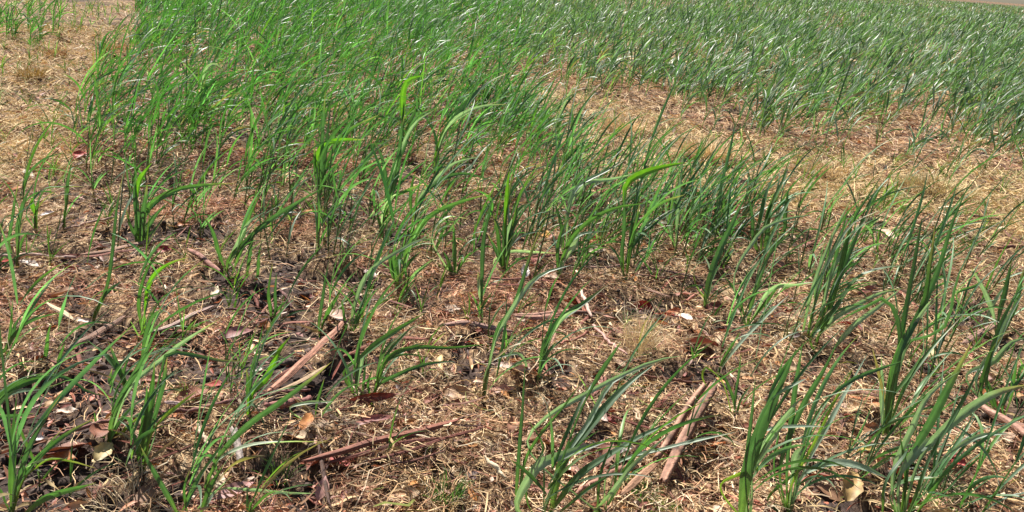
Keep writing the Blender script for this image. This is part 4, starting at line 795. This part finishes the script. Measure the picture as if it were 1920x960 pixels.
protos = {k: [proto(k, 100 + 17 * i + len(k)) for i in range(n)] for k, n in (('lush', 9), ('mid', 14), ('blue', 8), ('small', 6))}
used = set(); rest = {k: [] for k in STYLE}; cnt = 0
GROUPS = {'lush': 'cereal plants of the dense left stand', 'mid': 'cereal plants in the thinning middle rows', 'blue': 'blue green cereal plants beyond the bare straw', 'small': 'small cereal seedlings scattered in the straw'}
for (_, k, P, px, py, vis) in cand:
    if vis and cnt < N_IND:
        pr = random.choice(protos[k])
        o = pr if pr.name not in used else copy_tree(pr); used.add(pr.name)
        o.location = Vector(P); o.rotation_euler = (random.gauss(0, .05), random.gauss(0, .05), random.gauss(0, .45)); sc_ = (random.uniform(.78, 1.25) if k == 'mid' else random.uniform(.72, 1.15)) * (.62 + .38 * min(1, max(0, (_ - 1.3) / .9)) if k == 'mid' else 1); o.scale = (sc_,) * 3
        tag(o, None, 'crop plant', GROUPS[k]); hpx = .3 * sc_ * F / max(_ , .5)
        PLANTS.append((o, px, py, sc_, k, None)); cnt += 1
    else: rest[k].append(P)
for k in protos:
    for pr in protos[k]:
        if pr.name not in used:
            for ch in list(pr.children): bpy.data.objects.remove(ch)
            bpy.data.objects.remove(pr)

# the rest of the crop, past counting: one object
def crop_bulk():
    parts = []; rs = np.random.default_rng(5)
    for k, a in rest.items():
        if not a: continue
        a = np.array(a); d = np.hypot(a[:, 0], a[:, 1])
        for (d0, d1, nl, K, ac, ns, wm) in ((0, 4.5, 6, 8, 3, 1, 1.0), (4.5, 8, 6, 6, 2, 1, 1.15), (8, 16, 5, 4, 2, 1, 1.55), (16, 45, 3, 4, 2, 1, 3.0), (45, 120, 3, 3, 2, 1, 6.0), (120, 240, 3, 3, 2, 1, 12.0)):
            p = a[(d >= d0) & (d < d1)]
            if len(p) == 0: continue
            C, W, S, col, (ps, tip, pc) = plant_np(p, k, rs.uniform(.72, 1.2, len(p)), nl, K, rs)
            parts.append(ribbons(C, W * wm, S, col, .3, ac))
            t = np.linspace(0, 1, 3)[None, :, None]; sl = ps[:, None] * (1 - t) + tip[:, None] * t
            aa = rs.uniform(0, 3.14, len(p)); S2 = np.repeat(np.stack([np.cos(aa) * .3 + .7, np.sin(aa) * .3, 0 * aa], -1)[:, None], 3, 1)
            parts.append(ribbons(sl, np.repeat(np.array([[.0022, .002, .0014]]), len(p), 0) * wm, norm(S2), pc[:, None] * (1 - t) * np.array([1.6, 1.2, 1.0]) + pc[:, None] * t * 1.1))
    return join_np(parts)
v, q, c = crop_bulk()
tag(link('cereal_crop', mesh_np('cereal_crop', v, q, c, M_LEAF)), 'dense green cereal crop streaming to the right beyond the nearer plants', 'crop', kind='stuff')
print('crop quads', len(q))

# ------------------------------------------------------------------ tufts of fine grass, green and dead
def tuft(label, ctr, wpx, hpx, col, name, cat, n=70, spread=1.0, phrase=None, seed=1):
    rs = np.random.default_rng(seed + int(ctr[0])); B = ground_at(*ctr); sc1 = (B - CAM) @ fwd / F
    r = wpx * sc1 / 2; h = hpx * sc1 * 1.15
    a = rs.uniform(0, 6.283, n); rr = r * np.sqrt(rs.random(n)) * .75
    p0 = np.stack([rr * np.cos(a), rr * np.sin(a), 0 * a], -1); p0[:, 2] = H(B[0] + p0[:, 0], B[1] + p0[:, 1]) - B[2]
    C, W, S = leaf_lines(p0, a + rs.normal(0, .5, n), h * rs.uniform(.6, 1.2, n), np.abs(rs.normal(.3, .2, n)) * spread, np.abs(rs.normal(.8, .5, n)) * spread, rs.normal(0, .5, n), rs.normal(0, .6, n), rs.normal(0, .5, n), np.full(n, max(.0006, (.55 if hpx > 35 else .75) * sc1)), 5)
    c = np.array(col) * rs.uniform(.7, 1.25, (n, 1)); c = np.repeat(c[:, None], 5, 1)
    o = link(name, mesh_np(name, *ribbons(C, W, S, c), M_LEAF if cat == 'green grass' else M_STRAW)); o.location = Vector(B)
    tag(o, label, cat, 'grass tufts growing in the straw'); LAND.append((ctr[0], ctr[1], phrase or 'the ' + ' '.join(label.split()[:3])))
GR, DG, OB = (.07,.16,.03), (.64,.49,.27), (.40,.24,.11)
tuft('fine bright green grass tuft below the split bark strip', (842,935), 62, 42, GR, 'green_grass_tuft', 'green grass', 110, phrase='the bright green grass tuft')
tuft('fine dark green grass tuft left of the bark quill', (1200,935), 60, 40, GR, 'green_grass_tuft', 'green grass', 90)
tuft('yellow green grass tuft at the bottom by the bark quill', (1235,965), 60, 30, (.17,.22,.04), 'green_grass_tuft', 'green grass', 90)
tuft('thin green weed tuft right of the whitish bark tube', (528,905), 40, 58, (.09,.15,.04), 'green_grass_tuft', 'green grass', 50)
tuft('low yellowish green grass between the left foreground plants', (355,750), 60, 40, (.17,.21,.05), 'green_grass_tuft', 'green grass', 60)
tuft('small green weed tuft on the right bare straw', (1810,455), 44, 14, (.15,.20,.05), 'green_grass_tuft', 'green grass', 70)
tuft('small green grass tuft behind the twisted right plant', (1792,408), 36, 22, (.09,.16,.04), 'green_grass_tuft', 'green grass', 60)
tuft('faint green grass patch beside the dense straight bladed clump', (1662,372), 70, 24, (.20,.22,.07), 'green_grass_tuft', 'green grass', 90)
tuft('green ground grass under the sprawling bottom right plant', (1760,950), 90, 50, (.10,.16,.06), 'green_grass_tuft', 'green grass', 100)
tuft('pale standing tuft of dry straw right of the grey bark', (1195,672), 60, 78, (.72,.58,.36), 'dry_grass_tuft', 'dry grass', 150, .7, 'the pale straw tuft')
tuft('dry straw tuft left of the whitish bark tube', (245,955), 150, 60, (.64,.50,.32), 'dry_grass_tuft', 'dry grass', 160, 1.4)
tuft('orange brown dead grass clump at the edge of the stand', (212,104), 62, 26, OB, 'dry_grass_tuft', 'dry grass', 160, 1.3)
tuft('olive brown dead grass clump on the left bare ground', (58,146), 60, 26, (.36,.25,.09), 'dry_grass_tuft', 'dry grass', 160, 1.3)
tuft('brown dead grass clump at the top left', (105,108), 44, 18, OB, 'dry_grass_tuft', 'dry grass', 110, 1.3)
tuft('golden dry grass cushion on the bare straw strip', (1330,300), 130, 34, (.66,.50,.29), 'dry_grass_tuft', 'dry grass', 900, 1.4, 'the golden grass cushion')
tuft('yellow dry grass cushion behind the golden one', (1170,250), 110, 30, (.66,.50,.30), 'dry_grass_tuft', 'dry grass', 700, 1.4, 'the yellow grass cushion')
tuft('pale olive grass cushion below the right stand', (1750,372), 170, 30, (.56,.46,.25), 'dry_grass_tuft', 'dry grass', 900, 1.4, 'the pale olive grass cushion')
tuft('light dry grass cushion before the bare right soil', (1560,330), 120, 24, (.66,.51,.31), 'dry_grass_tuft', 'dry grass', 700, 1.4, 'the light dry grass cushion')
tuft('fluffy dry grass at the bottom centre', (800,955), 140, 40, (.62,.45,.24), 'dry_grass_tuft', 'dry grass', 200, 1.3, 'the fluffy bottom grass')

# ------------------------------------------------------------------ further fallen leaves, one object each
lp = []
for i in range(18):
    rs = np.random.default_rng(500 + i); c1 = [RB, BR, MA, (.5,.2,.08), (.60,.42,.25), (.46,.32,.22), RD, (.36,.15,.10), (.30,.12,.07)][i % 9]
    V, Q, C = leaf_mesh(1.0, .34 + .2 * rs.random(), ['lance', 'ragged', 'round'][i % 3], c1, np.array(c1) * rs.uniform(.5, 1.2), rs.uniform(.4, 1.2), rs.uniform(0, .4), rs, .03, 9, 5)
    lp.append((mesh_np('dead_leaf', V, Q, C, M_DRY), ['red brown', 'brown', 'maroon', 'orange', 'tan', 'pale tan', 'dark red', 'reddish', 'dark brown'][i % 9]))
LEAVES = []; STRIPS = []
def bark_thread(px, py, L, ang, w, col):
    a = math.radians(ang); dx, dy = math.cos(a) * L / 2, -math.sin(a) * L / 2
    P = gline([(px - dx, py - dy), (px - dx * .2, py - dy * .2 + random.uniform(-4, 4)), (px + dx, py + dy)], 14, .022)
    rs = np.random.default_rng(int(px)); t = np.linspace(0, 1, 14); o0 = P[7].copy()
    R = rwidth(P, w) * .5 * (1 - .7 * np.abs(2 * t - 1) ** 2)
    o = link('bark_strip', mesh_np('bark_strip', *shell(P - o0, R, 1.9, col, .0009, None, random.random() < .4, random.uniform(-.6, .6), rs), M_BARK)); o.location = Vector(o0)
    tag(o, None, 'bark', 'thin bark strips strewn on the straw'); STRIPS.append((o, px, py, col))
for i in range(150):
    px, py = random.uniform(0, 1920), 400 + 540 * random.random()
    if (px > 1350 and random.random() < .6) or inpoly(*[np.array([v]) for v in ground_at(px, py)[:2]], Z_PATH)[0]: continue
    bark_thread(px, py, random.uniform(30, 100) * (.5 + py / 1300), random.choice([0, 5, 12, 25, 40, -8, -20, 60, 110]) + random.gauss(0, 8), random.uniform(4, 11) * (.4 + py / 1100), random.choice([PINK, RED, RED, DARKB, (.36, .2, .14), (.22, .09, .065), RED]))
n = 0; tries = 0
while n < 150 and tries < 4000:
    tries += 1
    px, py = random.uniform(0, 1920), 230 + 730 * random.random() ** .9
    g = ground_at(px, py)
    if inpoly(g[0:1], g[1:2], Z_PATH)[0] and random.random() < .8: continue
    if fbm(g[0:1] * 2.4, g[1:2] * 2.4, 77, 2)[0] < .38: continue
    if any(math.hypot(px - l[0], py - l[1]) < 16 for l in LEAVES): continue
    me, cn = random.choice(lp); o = link('dead_leaf', me); Ls = random.uniform(.025, .075)
    o.scale = (Ls, Ls, Ls); o.location = Vector(g + [0, 0, .010]); o.rotation_euler = (random.gauss(0, .5), random.gauss(0, .25), random.uniform(0, 6.28))
    tag(o, None, 'dead leaf', 'fallen leaves on the litter'); LEAVES.append((px, py, o, cn)); n += 1

# ------------------------------------------------------------------ labels of the plants and leaves not labelled by hand
ORD = ['first', 'second', 'third', 'fourth', 'fifth', 'sixth', 'seventh', 'eighth', 'ninth', 'tenth', 'eleventh', 'twelfth', 'thirteenth', 'fourteenth', 'fifteenth', 'sixteenth', 'seventeenth', 'eighteenth', 'nineteenth', 'twentieth']
def relation(px, py):
    best = min(LAND, key=lambda l: math.hypot(l[0] - px, 1.7 * (l[1] - py)))
    dx, dy = px - best[0], py - best[1]
    if abs(dx) > 1.3 * abs(dy): rel = 'right of' if dx > 0 else 'left of'
    else: rel = 'in front of' if dy > 0 else 'behind'
    return rel, best[2], math.hypot(dx, dy)
def autolabel(items, noun):
    cells = {}
    for (o, px, py, adj) in items:
        rel, ph, d = relation(px, py); cells.setdefault((adj, rel, ph), []).append((d, o))
    for (adj, rel, ph), v in cells.items():
        v.sort(key=lambda t: t[0])
        for i, (d, o) in enumerate(v):
            pre = '' if len(v) == 1 else ('nearest ' if i == 0 else ORD[min(i, 19)] + ' ')
            o['label'] = f'{pre}{adj} {noun} {rel} {ph}'
ADJ = {'lush': 'grass green leaning', 'mid': 'slim green', 'blue': 'blue green', 'small': 'small thin'}
autolabel([(o, px, py, ('short ' if h < .82 else 'tall ' if h > 1.0 else '') + ADJ[k]) for (o, px, py, h, k, lab) in PLANTS if k], 'cereal plant')
autolabel([(o, px, py, 'small ' + cn) for (px, py, o, cn) in LEAVES], 'fallen leaf')
CN = {PINK: 'pinkish', RED: 'dark red', DARKB: 'blackish', (.36, .2, .14): 'brown', (.22, .09, .065): 'reddish'}
autolabel([(o, px, py, 'thin ' + CN[c]) for (o, px, py, c) in STRIPS], 'bark strip')
